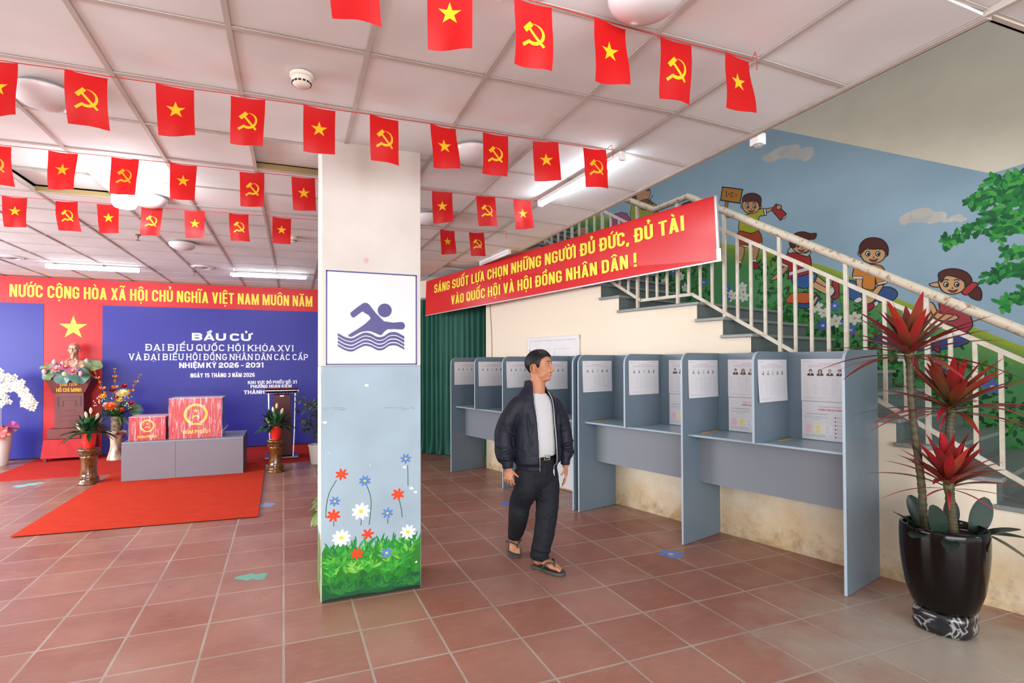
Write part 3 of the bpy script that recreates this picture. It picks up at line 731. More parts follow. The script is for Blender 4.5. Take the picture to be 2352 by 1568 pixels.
# ------------------------------------------------------------------ children's mural on the stairwell wall
MU = Painting(lambda s, z, l: Vector((s, -1.65 + l, z)))
def mw(px, py):
    q = on_plane(px, py, W(0, -1.65, 0), WN) - WO; return q.dot(WS), q.z
def k8(x, y): return mw(1600 + .41455 * x, 250 + .41455 * y)
def kp(pts, sm=0): 
    q = [k8(*p) for p in pts]; return smooth_closed(q, sm) if sm else q
INK = rgb('1d1a1c'); SKIN = rgb('d6a070'); SKIN2 = rgb('e6b37e'); HAIR = rgb('5b2318'); WHT = rgb('eceae4')
def shape(pts, c, sm=3, ink=True, w=.009):
    q = kp(pts, sm); MU.fill(q, c if isinstance(c, tuple) else rgb(c)); MU.coat()
    if ink: MU.line(q, w, INK, True); MU.coat()
def line(pts, w=.008, c=INK): MU.line(smooth_open([k8(*p) for p in pts], 3), w, c); MU.coat()
def oval(x, y, a, b, c, ink=False, rot=0):       # radii in picture units of the wall study
    ca, sa = math.cos(rot), math.sin(rot)
    q = [k8(x + a * math.cos(t) * ca - b * math.sin(t) * sa, y + a * math.cos(t) * sa + b * math.sin(t) * ca) for t in [2 * pi * i / 16 for i in range(16)]]
    MU.fill(q, c if isinstance(c, tuple) else rgb(c)); MU.coat()
    if ink: MU.line(q, .008, INK, True); MU.coat()
# cream field above the painted sky
z_tl, z_v = k8(410, 108), k8(1633, 358)
s_l = -6.9; z_l = z_tl[1] + (z_tl[0] - s_l) * (z_tl[1] - z_v[1]) / (z_v[0] - z_tl[0])
far = mw(2352, 385); s_r = 6.3; z_r = z_v[1] + (s_r - z_v[0]) * max(.12, (far[1] - z_v[1]) / max(.05, far[0] - z_v[0]) * .8)
MU.fill([z_v, (s_r, min(z_r, 4.4)), (s_r, 5.65), (s_l, 5.65), (s_l, min(z_l, 5.6)), (z_tl[0] - (5.6 - z_tl[1]) / .6, 5.6), z_tl], _rgb('c4bcaa')); MU.coat()
# sky strokes and clouds
MU.coat()
for cx, cy, sc in ((520, 245, 1.0), (1240, 600, .9), (1440, 610, .4)):
    for i in range(26):
        a = rng.gauss(0, .55); MU_c = k8(cx + 105 * sc * a, cy + 28 * sc * (.9 - math.exp(-a * a * 1.5) * 1.4) + rng.uniform(-16, 16) * sc)
        MU.ell(MU_c[0], MU_c[1], rng.uniform(.045, .11) * sc, rng.uniform(.035, .06) * sc, 0, rgb(rng.choice(['d5d4cd', 'dcdad2', 'c9cdd0', 'd9d2c8']), .02), 12)
        if i % 6 == 0: MU.coat()
    MU.coat()
# meadow
ridge = [(-760, 540), (-500, 600), (0, 715), (120, 738), (380, 790), (560, 835), (700, 868), (850, 925), (970, 985), (1110, 1050), (1320, 1130), (1550, 1215), (1800, 1312), (2300, 1500), (2900, 1760)]
R_ = smooth_open([k8(*p) for p in ridge], 4)
def band(d0, d1, c0, c1):
    lay = MU.depth([(p[0], p[1] - d) for p in R_ for d in (d0, d1)]) if d0 == 0 else MU.bandl
    MU.bandl = lay
    for a, b in zip(R_[:-1], R_[1:]):
        MU.mb.add([MU.place(a[0], a[1] - d0, lay), MU.place(b[0], b[1] - d0, lay), MU.place(b[0], b[1] - d1, lay), MU.place(a[0], a[1] - d1, lay)], [(0, 1, 2, 3)], 0, [c0, c0, c1, c1])
band(0, .05, rgb('a9bd30'), rgb('97b23a')); band(.05, .22, rgb('86a83f'), rgb('5c9f58')); band(.22, .5, rgb('569c58'), rgb('579e62')); band(.5, 2.4, rgb('579e62'), rgb('488f54'))
MU.coat()
# bushes along the steps
greens = ['1f6b2c', '2c8433', '1a5427', '3f9a3a', '14481f', '6fae3c', '2d7a2f']
for k in range(0, 20):
    s0 = nose(k) if k else nose(1) + .3; zb = RISE * k
    for _ in range(95):
        s_ = s0 + rng.uniform(-.30, .06); hgt = rng.random() ** 1.5 * (.50 + .14 * math.sin(s0 * 7)); z_ = zb + hgt
        MU.leaf(s_, z_, rng.uniform(.05, .085), rng.uniform(.024, .036), rng.uniform(0, 2 * pi) if hgt < .3 else rng.uniform(.2, 2.9), rgb(rng.choice(greens[:5] if hgt < .28 else greens), .12))
        if _ % 20 == 0: MU.coat()
    for _ in range(2):      # upright sprigs
        s_ = s0 + rng.uniform(-.28, .04); z_ = zb + rng.uniform(.36, .5)
        MU.line([(s_, z_ - .15), (s_ + .02, z_ + .12)], .008, rgb('1f5a28'))
        for q in range(5): MU.leaf(s_ + .004 * q, z_ - .08 + .045 * q, .05, .024, pi / 2 + (1 if q % 2 else -1) * .9, rgb(rng.choice(greens), .1))
MU.coat()
fl_ = [(165, 995, 'b'), (250, 990, 'w'), (190, 1035, 'w'), (262, 1040, 'w'), (160, 1050, 'b'), (660, 1095, 'w'), (765, 1090, 'b'), (772, 1175, 'w'), (830, 1180, 'b'), (875, 1160, 'w'), (855, 1225, 'b'),
       (700, 1200, 'b'), (705, 1130, 'w'), (1090, 1300, 'w'), (1180, 1355, 'w'), (1195, 1415, 'w'), (1310, 1400, 'b'), (1345, 1450, 'b'), (1150, 1375, 'w'), (1320, 1320, 'b'), (1560, 1500, 'w'), (1640, 1540, 'b'),
       (40, 960, 'b'), (-90, 930, 'w'), (-60, 990, 'w'), (-130, 900, 'b'), (-180, 960, 'w'), (-250, 910, 'w')]
for x, y, c in fl_:
    s_, z_ = k8(x, y); MU.flower(s_, z_, rng.uniform(.055, .075), 5 if c == 'b' else 6, rgb('5a74c8' if c == 'b' else 'eeeee6'), rgb('e8e4d0' if c == 'b' else 'd8c64a'), rng.random(), .95, .62); MU.coat()
# tree boughs on the right
def bough(x0, y0, x1, y1, w, n):
    for i in range(n):
        t = rng.random(); x = x0 + (x1 - x0) * t; y = y0 + (y1 - y0) * t + rng.gauss(0, w * (.25 + .75 * t)); s_, z_ = k8(x, y)
        MU.leaf(s_, z_, rng.uniform(.055, .085), rng.uniform(.028, .04), rng.uniform(0, 2 * pi), rgb(rng.choice(['157a33', '1d8f3a', '2aa244', '136b36', '4fb34a', '0f5f3a']), .1))
        if i % 14 == 0: MU.coat()
for b in ((1365, 740, 1860, 560, 34, 130), (1500, 515, 1860, 440, 52, 170), (1640, 390, 1900, 400, 30, 80), (1620, 590, 1900, 640, 36, 110), (1600, 930, 1900, 880, 34, 80), (1690, 790, 1900, 800, 20, 40),
          (1670, 1095, 1900, 1000, 26, 60), (1640, 700, 1760, 660, 30, 40), (1800, 500, 2300, 700, 90, 200), (1850, 900, 2300, 1000, 70, 120)): bough(*b)
MU.coat()
# --- boy with the sum board and a red book
shape([(160, 512), (176, 514), (164, 602), (150, 600)], 'b98a45', 0)
shape([(152, 434), (248, 446), (252, 456), (241, 516), (232, 521), (140, 506), (135, 498), (144, 440)], 'c98323', 2, True, .014)
MU.line([k8(160, 462), k8(166, 458), k8(166, 482)], .009, INK); MU.line([k8(160, 483), k8(172, 484)], .007, INK); MU.line([k8(176, 472), k8(186, 474)], .006, INK); MU.line([k8(181, 466), k8(181, 480)], .006, INK)
MU.line([k8(188, 468), k8(192, 463), k8(200, 465), k8(200, 473), k8(190, 486), k8(204, 488)], .008, INK); MU.line([k8(214, 474), k8(226, 476)], .006, INK); MU.line([k8(213, 482), k8(225, 484)], .006, INK); MU.coat()
shape([(250, 590), (205, 585), (165, 578), (150, 570), (148, 585), (165, 598), (215, 605), (245, 612)], SKIN)
shape([(420, 560), (390, 575), (385, 555), (430, 545), (455, 530), (470, 545), (455, 562)], SKIN)
shape([(415, 560), (440, 525), (497, 580), (465, 618)], 'b02a2c', 0); shape([(465, 618), (497, 582), (490, 604), (470, 612)], WHT, 0)
shape([(452, 532), (470, 538), (462, 556), (440, 552)], SKIN)
shape([(245, 600), (300, 580), (330, 562), (378, 552), (384, 588), (345, 600), (344, 680), (300, 688), (236, 680)], 'b7b82c')
shape([(372, 552), (384, 552), (388, 588), (376, 590)], WHT, 0)
shape([(234, 678), (300, 690), (346, 678), (362, 742), (302, 762), (292, 735), (288, 762), (218, 752)], 'b5451f')
shape([(218, 750), (290, 758), (290, 768), (220, 762)], WHT, 0, True, .005); shape([(302, 760), (360, 740), (360, 750), (306, 770)], WHT, 0, True, .005)
shape([(222, 765), (265, 768), (252, 840), (222, 842)], SKIN); shape([(305, 770), (350, 752), (330, 835), (300, 838)], SKIN)
shape([(218, 840), (250, 842), (246, 858), (218, 856)], WHT, 0, True, .005); shape([(298, 835), (330, 832), (334, 850), (300, 852)], WHT, 0, True, .005)
shape([(218, 858), (245, 858), (236, 888), (222, 898)], 'a82a34'); shape([(298, 852), (332, 850), (348, 876), (330, 886), (298, 878)], 'a82a34')
def head(x, y, a, b, skin, hair, look=0, sm=1.0, ears=(1, 1)):
    if ears[0]: oval(x - a * 1.0, y + b * .1, a * .2, b * .26, skin, True)
    if ears[1]: oval(x + a * 1.0, y + b * .1, a * .2, b * .26, skin, True)
    shape([(x - a, y - b * .4), (x - a * .2, y - b), (x + a * .8, y - b * .6), (x + a, y + b * .1), (x + a * .75, y + b * .7), (x, y + b), (x - a * .7, y + b * .75), (x - a * .98, y + b * .2)], skin)
    for d in (-.42, .38):
        ex = x + a * (d + look * .15); oval(ex, y + b * .12, a * .17, b * .22, WHT, True); oval(ex + a * .04, y + b * .16, a * .09, b * .14, INK); line([(ex - a * .22, y - b * .24), (ex, y - b * .33), (ex + a * .2, y - b * .25)], .009)
    line([(x + a * (.0 + look * .12), y + b * .35), (x + a * (.08 + look * .12), y + b * .48), (x + a * (-.03 + look * .12), y + b * .5)], .006)
    shape([(x - a * .3, y + b * .6), (x + a * .05, y + b * .68), (x + a * .38, y + b * .56), (x + a * .2, y + b * .82), (x - a * .1, y + b * .82)], 'a8323a', 2, True, .006)
    shape(hair, HAIR, 3)
head(302, 535, 48, 46, SKIN, [(254, 522), (258, 485), (290, 468), (330, 470), (356, 490), (358, 520), (350, 545), (340, 518), (318, 512), (280, 514), (262, 512)])
# --- boy in the red hooded top, legs out
shape([(505, 850), (460, 900), (430, 925), (408, 945), (425, 948), (455, 938), (490, 905), (520, 870)], SKIN)
shape([(640, 925), (690, 965), (745, 1005), (738, 1030), (700, 1020), (640, 985), (610, 960)], SKIN2); shape([(660, 920), (720, 965), (760, 985), (750, 1000), (690, 975), (640, 940)], SKIN2)
shape([(530, 925), (620, 905), (668, 918), (645, 970), (600, 995), (560, 985), (535, 970)], '2f62a8')
shape([(640, 925), (655, 918), (632, 995), (622, 985)], WHT, 0, True, .005)
shape([(505, 800), (560, 790), (615, 800), (635, 840), (628, 905), (580, 925), (530, 935), (505, 940), (510, 880), (475, 872), (470, 850)], 'b5302e')
shape([(512, 905), (630, 870), (634, 892), (512, 925)], WHT, 0, True, .006); shape([(468, 850), (508, 868), (506, 880), (472, 868)], WHT, 0, True, .005)
shape([(505, 790), (530, 765), (600, 800), (635, 780), (620, 815), (590, 812), (540, 795), (520, 800)], 'cfcfc6')
shape([(735, 1000), (760, 985), (768, 1005), (748, 1035), (732, 1030)], WHT, 2, True, .006)
shape([(765, 945), (785, 955), (790, 1010), (785, 1045), (755, 1052), (750, 1035), (768, 1020), (758, 985), (750, 965)], 'b52a34')
head(580, 750, 52, 50, SKIN2, [(520, 760), (516, 725), (545, 690), (590, 680), (630, 690), (664, 690), (655, 720), (625, 722), (590, 735), (560, 740), (545, 768)], .3, 1, (1, 0))
shape([(500, 1050), (540, 1018), (660, 1022), (650, 1040), (632, 1075), (505, 1075)], 'd9672a'); shape([(540, 1075), (632, 1078), (660, 1040), (685, 1045), (640, 1100), (560, 1100)], '2f5796'); shape([(636, 1078), (662, 1038), (676, 1042), (648, 1090)], 'd8b98a', 0, True, .005)
# --- boy in orange, cross-legged
shape([(1005, 1000), (1060, 985), (1105, 1005), (1112, 1035), (1080, 1065), (1020, 1070), (980, 1060)], '35588f'); shape([(935, 1000), (880, 955), (830, 950), (816, 985), (830, 1030), (875, 1065), (925, 1060)], '3d629c')
shape([(870, 1062), (905, 1040), (918, 1060), (890, 1075)], WHT, 2, True, .006); shape([(975, 1085), (1000, 1062), (1010, 1080), (990, 1095)], WHT, 2, True, .006)
shape([(920, 1080), (950, 1065), (985, 1085), (965, 1115), (930, 1122)], 'a8283a')
shape([(885, 935), (915, 935), (930, 985), (960, 1020), (1000, 985), (1020, 975), (1035, 980), (1010, 1020), (975, 1070), (930, 1075), (915, 1020), (890, 985)], SKIN2)
shape([(880, 870), (925, 860), (1010, 865), (1040, 890), (1058, 960), (1002, 975), (990, 935), (985, 1000), (920, 990), (918, 935), (865, 930)], 'e08a2c')
shape([(865, 928), (920, 928), (922, 942), (868, 942)], WHT, 0, True, .005); shape([(1000, 965), (1056, 952), (1058, 964), (1002, 976)], WHT, 0, True, .005)
head(978, 795, 70, 62, SKIN2, [(903, 800), (905, 755), (935, 722), (985, 713), (1035, 728), (1062, 770), (1056, 810), (1040, 785), (1010, 772), (975, 778), (945, 768), (915, 800)], 0)
# --- girl with the red bow reading
shape([(1000, 1255), (1130, 1240), (1250, 1310), (1400, 1250), (1502, 1235), (1500, 1300), (1260, 1340), (1010, 1300)], '2a4d96'); shape([(1230, 1300), (1275, 1270), (1450, 1235), (1452, 1255), (1290, 1300)], WHT, 0)
shape([(1345, 1060), (1420, 1045), (1495, 1085), (1512, 1130), (1530, 1200), (1480, 1240), (1420, 1200), (1330, 1180), (1350, 1130)], 'b23a4a')
shape([(1275, 1080), (1300, 1070), (1320, 1090), (1345, 1130), (1430, 1140), (1450, 1160), (1400, 1175), (1330, 1165), (1290, 1110)], SKIN2); shape([(1290, 970), (1340, 960), (1350, 985), (1310, 985)], SKIN2)
shape([(1310, 1300), (1350, 1325), (1340, 1350), (1315, 1330)], '8a3136')
shape([(1515, 1010), (1560, 985), (1580, 1020), (1572, 1060), (1530, 1050), (1508, 1030)], HAIR)
head(1418, 965, 74, 62, SKIN2, [(1345, 945), (1342, 910), (1385, 888), (1440, 886), (1495, 905), (1525, 945), (1515, 1000), (1490, 990), (1482, 955), (1430, 930), (1380, 925), (1360, 960)], -.4, 1, (0, 1))
shape([(1480, 1000), (1525, 962), (1560, 970), (1545, 990), (1500, 1030), (1470, 1020)], 'c8323a')
# --- small girl with a violin at the top of the stairs, and friends beside her
def km(dx, dy, f): return lambda pts: [(dx + x * f, dy + y * f) for x, y in pts]
k = lambda pts: [((px - 1600) / .41455, (py - 250) / .41455) for px, py in pts]
shape(k([(1452, 470), (1500, 465), (1512, 490), (1500, 520), (1455, 525)]), 'b4b13a'); shape(k([(1452, 440), (1470, 430), (1492, 435), (1492, 452), (1478, 462), (1462, 460)]), SKIN)
shape(k([(1450, 460), (1455, 428), (1475, 420), (1492, 428), (1490, 438), (1470, 436), (1462, 446), (1462, 465)]), HAIR); shape(k([(1470, 462), (1490, 458), (1500, 470), (1488, 482), (1470, 478)]), '8a5426')
line(k([(1480, 478), (1500, 448)]), .01)
shape(k([(1565, 470), (1590, 462), (1600, 475), (1575, 485)]), HAIR); shape(k([(1400, 500), (1440, 490), (1450, 540), (1405, 545)]), 'b25a8a'); shape(k([(1310, 540), (1345, 520), (1350, 570), (1315, 575)]), SKIN)
o = MU.mb.w().obj('mural_painting', mat('paint_mural', attr=True, rough=.6, spec=.3, noise_amt=.08, noise_scale=3), wall_sw, recalc=False)
rgb = _rgb
# ------------------------------------------------------------------ strings of paper flags
def cloth_red():
    m = mat('flag_red', 'cc1416', rough=.45, spec=.4, trans=.42); return m
m_flag = cloth_red()
m_yel = mat('flag_yellow', 'f3c81e', rough=.45, spec=.4, trans=.25)
m_cord = mat('flag_cord', 'b8242a', rough=.6)
def star_pts(R, r=.382, n=5, rot=pi / 2): return [((R if i % 2 == 0 else R * r) * math.cos(rot + pi * i / n), (R if i % 2 == 0 else R * r) * math.sin(rot + pi * i / n)) for i in range(2 * n)]
def star_polys(R):
    p = [Vector(q) for q in star_pts(R)]; c = Vector((0, 0)); return [[c, p[i], p[(i + 1) % 10]] for i in range(10)]
def sickle_polys(s=1.0):
    out = []; n = 16; o, i_ = [], []
    for k in range(n + 1):
        t = k / n; a = math.radians(100 - 235 * t); th = .017 * math.sin(min(1, t * 1.25) * pi / 2) ** .8 * (1 if t < .9 else .9)
        o.append(Vector((.052 * math.cos(a), .052 * math.sin(a)))); i_.append(Vector(((.052 - th) * math.cos(a), (.052 - th) * math.sin(a))))
    for k in range(n): out.append([o[k], o[k + 1], i_[k + 1], i_[k]])
    out += stroke2([(-.026, -.034), (-.060, -.060)], .015)
    out += stroke2([(-.030, .034), (.046, -.058)], .013); out += stroke2([(-.050, .012), (-.012, .052)], .024)
    return [[q * s for q in p] for p in out]
def tri_split(p, lim):
    tr = [[p[0], p[i], p[i + 1]] for i in range(1, len(p) - 1)]; out = []
    while tr:
        a, b, c = tr.pop(); e = max(((a - b).length, a, b, c), ((b - c).length, b, c, a), ((c - a).length, c, a, b), key=lambda q: q[0])
        if e[0] > lim: m = (e[1] + e[2]) / 2; tr += [[e[1], m, e[3]], [m, e[2], e[3]]]
        else: out.append([a, b, c])
    return out
FWD, FHT = .170, .256
def flag_mesh(kind, seed):
    r = random.Random(seed); ph = r.uniform(0, 6.28); am = r.uniform(.004, .011); sh = r.uniform(-.022, .022); cr = r.uniform(-.012, .02); tw = r.uniform(-.05, .05)
    top = r.uniform(.0, .008)
    def f(u, v, off=0.0):        # u across -.5....5, v down 0..1
        y = am * math.sin(u * 5.2 + ph + v * 1.6) * (.25 + v) + tw * u * v + .006 * math.sin(v * 5 + ph)
        x = u * FWD * (1 - .05 * v * abs(math.sin(ph))) + sh * v * v
        z = -v * FHT - top * math.sin((u + .5) * pi) * (1 - v) + cr * v * u * .8
        return Vector((x, y + off, z))
    cloth = MB(); nu, nv = 8, 10
    cloth.add([f(-.5 + i / nu, j / nv) for j in range(nv + 1) for i in range(nu + 1)], [(j * (nu + 1) + i, j * (nu + 1) + i + 1, (j + 1) * (nu + 1) + i + 1, (j + 1) * (nu + 1) + i) for j in range(nv) for i in range(nu)])
    em = MB(); P = star_polys(.046) if kind == 'S' else sickle_polys(.86)
    ox, oy = (0.0, -.118) if kind == 'S' else (.004, -.122)
    for p in P:
        for t in tri_split(p, .02):
            for off in (-.0012, .0012):
                em.add([f((q.x + ox) / FWD, -(q.y + oy) / FHT, off) for q in t], [(0, 1, 2)])
    return cloth, em
protos = {}
def hang_flag(kind, x, y, z, label, group, yaw, swing):
    v = rng.randrange(3); key = (kind, v)
    if key not in protos:
        cl, em = flag_mesh(kind, 11 + v * 7 + (3 if kind == 'S' else 0))
        t = thing('bunting_flag', label, 'flag', (x, y, z), 0, group)
        cl.obj('cloth', m_flag, t, smooth=True); em.obj('star' if kind == 'S' else 'hammer_and_sickle', m_yel, t, smooth=True, recalc=False)
        protos[key] = t
    else:
        t = copy_thing(protos[key], (x, y, z), 0, label); t['group'] = group
    t.rotation_euler = (swing, rng.uniform(-.045, .045), yaw); return t
ROWS = [('the nearest string', 1.862, 2.985, [(-.13, 'S'), (.225, 'H'), (.577, 'S'), (.918, 'H'), (1.277, 'S'), (1.618, 'H'), (1.971, 'S')], (-.6, 2.08), 'flags on the string nearest the camera'),
        ('the second string', 3.06, 2.985, [(-1.255, 'S'), (-.90, 'H'), (-.52, 'S'), (-.178, 'H'), (.186, 'S'), (.542, 'H'), (.893, 'S'), (1.227, 'H'), (1.567, 'S'), (1.928, 'H')], (-1.9, 2.06), 'flags on the second string'),
        ('the third string', 4.25, 2.985, [(-1.745, 'H'), (-1.377, 'S'), (-1.023, 'H'), (-.666, 'S'), (-.22, 'H'), (.14, 'S'), (1.228, 'S'), (1.609, 'H'), (1.949, 'S')], (-2.4, 2.12), 'flags on the third string'),
        ('the farthest string', 5.47, 2.985, [(-2.13, 'S'), (-1.76, 'H'), (-1.457, 'S'), (-1.113, 'H'), (-.77, 'S'), (-.396, 'H'), (-.015, 'S'), (1.632, 'S'), (1.955, 'H')], (-2.7, 2.3), 'flags on the farthest string')]
ORD = ['first', 'second', 'third', 'fourth', 'fifth', 'sixth', 'seventh', 'eighth', 'ninth', 'tenth']
for ri, (nm, Y, Z, L, (xa, xb), grp) in enumerate(ROWS):
    cnt = {'S': 0, 'H': 0}; tot = {k: sum(1 for q in L if q[1] == k) for k in 'SH'}
    pts = [(xa, Y, CEIL_Z - .02)]
    for x, k in L:
        yy = Y + (-.08 * (x - .4) / 1.5 if ri == 3 else (-.05 * (x - .2) / 1.5 if ri else 0)) + rng.uniform(-.004, .004)
        lab = 'red flag with yellow %s, %s such from the left on %s' % ('star' if k == 'S' else 'hammer and sickle', ORD[cnt[k]], nm); cnt[k] += 1
        hang_flag(k, x, yy, Z + (.022 if ri == 0 and x < .4 else 0) + rng.uniform(-.003, .003), lab, grp, rng.uniform(-.22, .22), rng.uniform(-.04, .07))
        zf = Z + (.024 if ri == 0 and x < .4 else .002); pts += [(x - FWD / 2, yy, zf), (x + FWD / 2, yy, zf)]
    pts.append((xb, pts[-1][1], CEIL_Z - .012))
    mb = MB(); mb.tube(pts, .0022, 6); mb.tube([pts[-1], (pts[-1][0] + .012, pts[-1][1], pts[-1][2] - .04), (pts[-1][0] + .006, pts[-1][1], pts[-1][2] - .085)], .002, 5)
    tag(mb.obj('bunting_string', m_cord), 'thin red string holding the flags, ' + {0: 'nearest the camera', 1: 'second from the camera, over the pillar front', 2: 'third from the camera', 3: 'farthest from the camera'}[ri], 'string', 'bunting strings')

# ------------------------------------------------------------------ lamps and fittings on the ceiling
m_fix = mat('fitting_white', 'e6e4e2', rough=.35); m_opal = mat('opal_glass', 'eceaec', rough=.25, spec=.5, trans=.15); m_grey = mat('fitting_grey', '8f8d8c', rough=.5)
m_tube = mat('tube_glow', 'ffffff', emit='f4f8ff', estr=24); m_bulb = mat('bulb_glow', 'ffffff', emit='f6faff', estr=42)
def tube_lamp(a, b, label, lit=True, z=CEIL_Z - .012):
    a, b = Vector(a), Vector(b); c = (a + b) / 2; L = (b - a).length; t = thing('tube_lamp', label, 'lamp', (c.x, c.y, z), math.atan2(b.y - a.y, b.x - a.x), 'tube lamps on the ceiling')
    mb = MB(); mb.box((0, 0, -.022), (L, .052, .034)); mb.obj('batten', m_fix, t, bevel=.008)
    mb = MB(); mb.tube([(-L / 2 + .03, 0, -.052), (L / 2 - .03, 0, -.052)], .017, 12); mb.obj('tube', m_tube if lit else m_opal, t, smooth=True)
    for s in (-1, 1):
        mb = MB(); mb.box((s * (L / 2 - .014), 0, -.042), (.03, .046, .052)); mb.obj('end_cap', m_fix, t, bevel=.006)
tube_lamp((-3.22, 9.44), (-2.03, 9.40), 'lit fluorescent tube above the bust and yellow star, parallel to the backdrop')
tube_lamp((-.79, 9.31), (.37, 9.22), 'lit fluorescent tube over the lectern, close to the pillar edge')
tube_lamp((2.146, 4.25), (2.185, 3.05), 'lit fluorescent tube running towards the stairs beside the ceiling edge')
tube_lamp((.765, 1.88), (.785, .70), 'lit fluorescent tube just at the top picture edge behind the nearest flags')
tube_lamp((2.64, 7.1), (2.70, 6.2), 'unlit tube fitting at the ceiling edge above the long red banner', False)
def dome(x, y, label, r=.15):
    t = thing('ceiling_light', label, 'lamp', (x, y, CEIL_Z), 0, 'round opal ceiling lights')
    mb = MB(); mb.lathe([(r * .86, 0), (r * .9, -.022), (r * .84, -.024)], 32); mb.obj('base', m_grey, t, smooth=True, auto=.6)
    mb = MB(); mb.lathe([(r, -.020), (r, -.030), (r * .93, -.052), (r * .72, -.078), (r * .4, -.094), (.01, -.099)], 32); mb.obj('diffuser', m_opal, t, smooth=True, auto=.9)
for x, y, l in ((-1.2, 3.49, 'round white ceiling light partly behind the first hammer flag of the second string'), (-1.11, 5.39, 'round white ceiling light beside the glaring bulb'),
                (-1.14, 7.29, 'round white ceiling light in the far half beyond the flag strings'), (1.215, 3.42, 'round white ceiling light right of the pillar behind a hammer flag'),
                (1.34, 1.71, 'round white ceiling light cut by the top picture edge'), (1.35, 5.1, 'round white ceiling light hidden half by the pillar edge under the third string')): dome(x, y, l)
def at_y(px, py, Y): return on_plane(px, py, (0, Y, 0), (0, 1, 0))
t = thing('pendant_bulb', 'glaring white led bulb hanging behind a hammer flag', 'bulb', (*at_y(286, 455, 4.95).xy, CEIL_Z))
mb = MB(); mb.tube([(0, 0, 0), (0, 0, -.06)], .018, 10); mb.obj('holder', m_fix, t, smooth=True)
mb = MB(); mb.lathe([(.02, -.055), (.075, -.085), (.088, -.11), (.088, -.20), (.07, -.228), (.02, -.235)], 24); mb.obj('bulb', m_bulb, t, smooth=True)
def detector(x, y, label):
    t = thing('smoke_detector', label, 'smoke detector', (x, y, CEIL_Z), 0, 'smoke detectors')
    mb = MB(); mb.lathe([(.058, 0), (.058, -.016), (.052, -.02)], 28); mb.obj('base', mat('detector_ivory', 'e4ddd0', rough=.45), t, smooth=True, auto=.5)
    mb = MB(); mb.lathe([(.050, -.018), (.050, -.036), (.044, -.050), (.028, -.062), (.01, -.064)], 28); mb.obj('head', mat('detector_ivory'), t, smooth=True, auto=.6)
    mb = MB()
    for k in range(14):
        a = 2 * pi * k / 14; mb.box((.0455 * math.cos(a), .0455 * math.sin(a), -.045), (.006, .014, .008), 0, Matrix.Rotation(a, 3, 'Z'))
    mb.obj('vent_slots', m_dark, t)
detector(.085, 2.85, 'ivory smoke detector on the ceiling in front of the pillar'); detector(.10, 6.55, 'ivory smoke detector far back near the pillar edge')
for x, y, l in ((-1.55, 7.05, 'small sprinkler head nearer the flags'), (-1.32, 9.5, 'small sprinkler head close to the backdrop')):
    t = thing('sprinkler', l, 'sprinkler', (x, y, CEIL_Z), 0, 'ceiling sprinklers')
    mb = MB(); mb.lathe([(.03, 0), (.03, -.006), (.012, -.01), (.012, -.035)], 14); mb.obj('body', mat('brass_dull', '8a6a55', rough=.4, metal=.7), t, smooth=True, auto=.5)
    mb = MB(); mb.lathe([(.004, -.034), (.004, -.055), (.022, -.058), (.022, -.061)], 14); mb.obj('deflector', mat('brass_dull'), t)
for x, y, l in ((-1.15, 9.03, 'small round downlight between the two far tubes'), (-3.5, 9.1, 'round grey ceiling speaker at the left picture edge')):
    t = thing('downlight', l, 'ceiling fitting', (x, y, CEIL_Z))
    mb = MB(); mb.lathe([(.15, 0), (.15, -.012), (.11, -.02), (.10, -.008)], 28); mb.obj('ring', m_fix, t, smooth=True, auto=.6)
    mb = MB(); mb.lathe([(.10, -.006), (.05, -.024), (.01, -.03)], 24); mb.obj('center', m_grey, t, smooth=True)
q = on_plane(1735, 318, (2.84, 0, 0), (1, 0, 0))
t = thing('security_camera', 'small white security camera under the ceiling edge by the mural', 'camera', (2.86, q.y, 3.0))
mb = MB(); mb.box((0, 0, -.0), (.07, .07, .075)); mb.obj('housing', m_fix, t, bevel=.006)
mb = MB(); mb.lathe([(.03, -.036), (.03, -.048), (.02, -.062), (.006, -.066)], 16, (-.01, -.01, 0)); mb.obj('dome', mat('camera_dome', '8d9096', rough=.2), t, smooth=True)
# ------------------------------------------------------------------ backdrop of the polling stage
m_red = mat('vinyl_red', 'c41a22', rough=.42, spec=.4); m_blue = mat('vinyl_blue', '24248a', rough=.4, spec=.4)
m_ty = mat('letter_yellow', 'f2d93c', rough=.45); m_tw = mat('letter_white', 'eef0f4', rough=.45); m_gold = mat('letter_gold', 'eec23a', rough=.4)
BY = 10.90
bd = thing('backdrop', 'red and blue election backdrop covering the far wall, with yellow and white lettering', 'backdrop', (0, BY, 0))
mb = MB(); mb.box2((-6.2, 0, .02), (1.05, .10, 3.02)); mb.obj('red_board', m_red, bd)
for a, b in ((-6.2, -3.735), (-2.912, 1.05)):
    mb = MB(); mb.box2((a, -.006, .02), (b, .002, 2.583)); mb.obj('blue_panel', m_blue, bd)
mb = MB(); mb.prism([(-3.325 + x, -.0045, 2.19 + z) for x, z in star_pts(.205)], (0, .004, 0)); mb.obj('star', m_ty, bd)
def bline(txt, x0, x1, z, h, m, name, off=-.0075, **kw):
    mb = MB(); xc = (x0 + x1) / 2; write(mb, txt, lambda u, v: Vector((xc + u, off, z - h / 2 + v)), x1 - x0, h, **kw)
    o = mb.obj(name, m, bd, recalc=False); return o
bline('NƯỚC CỘNG HÒA XÃ HỘI CHỦ NGHĨA VIỆT NAM MUÔN NĂM', -4.19, .53, 2.785, .205, m_ty, 'slogan_lettering', -.004, w=.5, t=.165)
bline('BẦU CỬ', -1.55, -.57, 2.065, .135, m_tw, 'title_lettering', w=.95, t=.24, gap=.12)
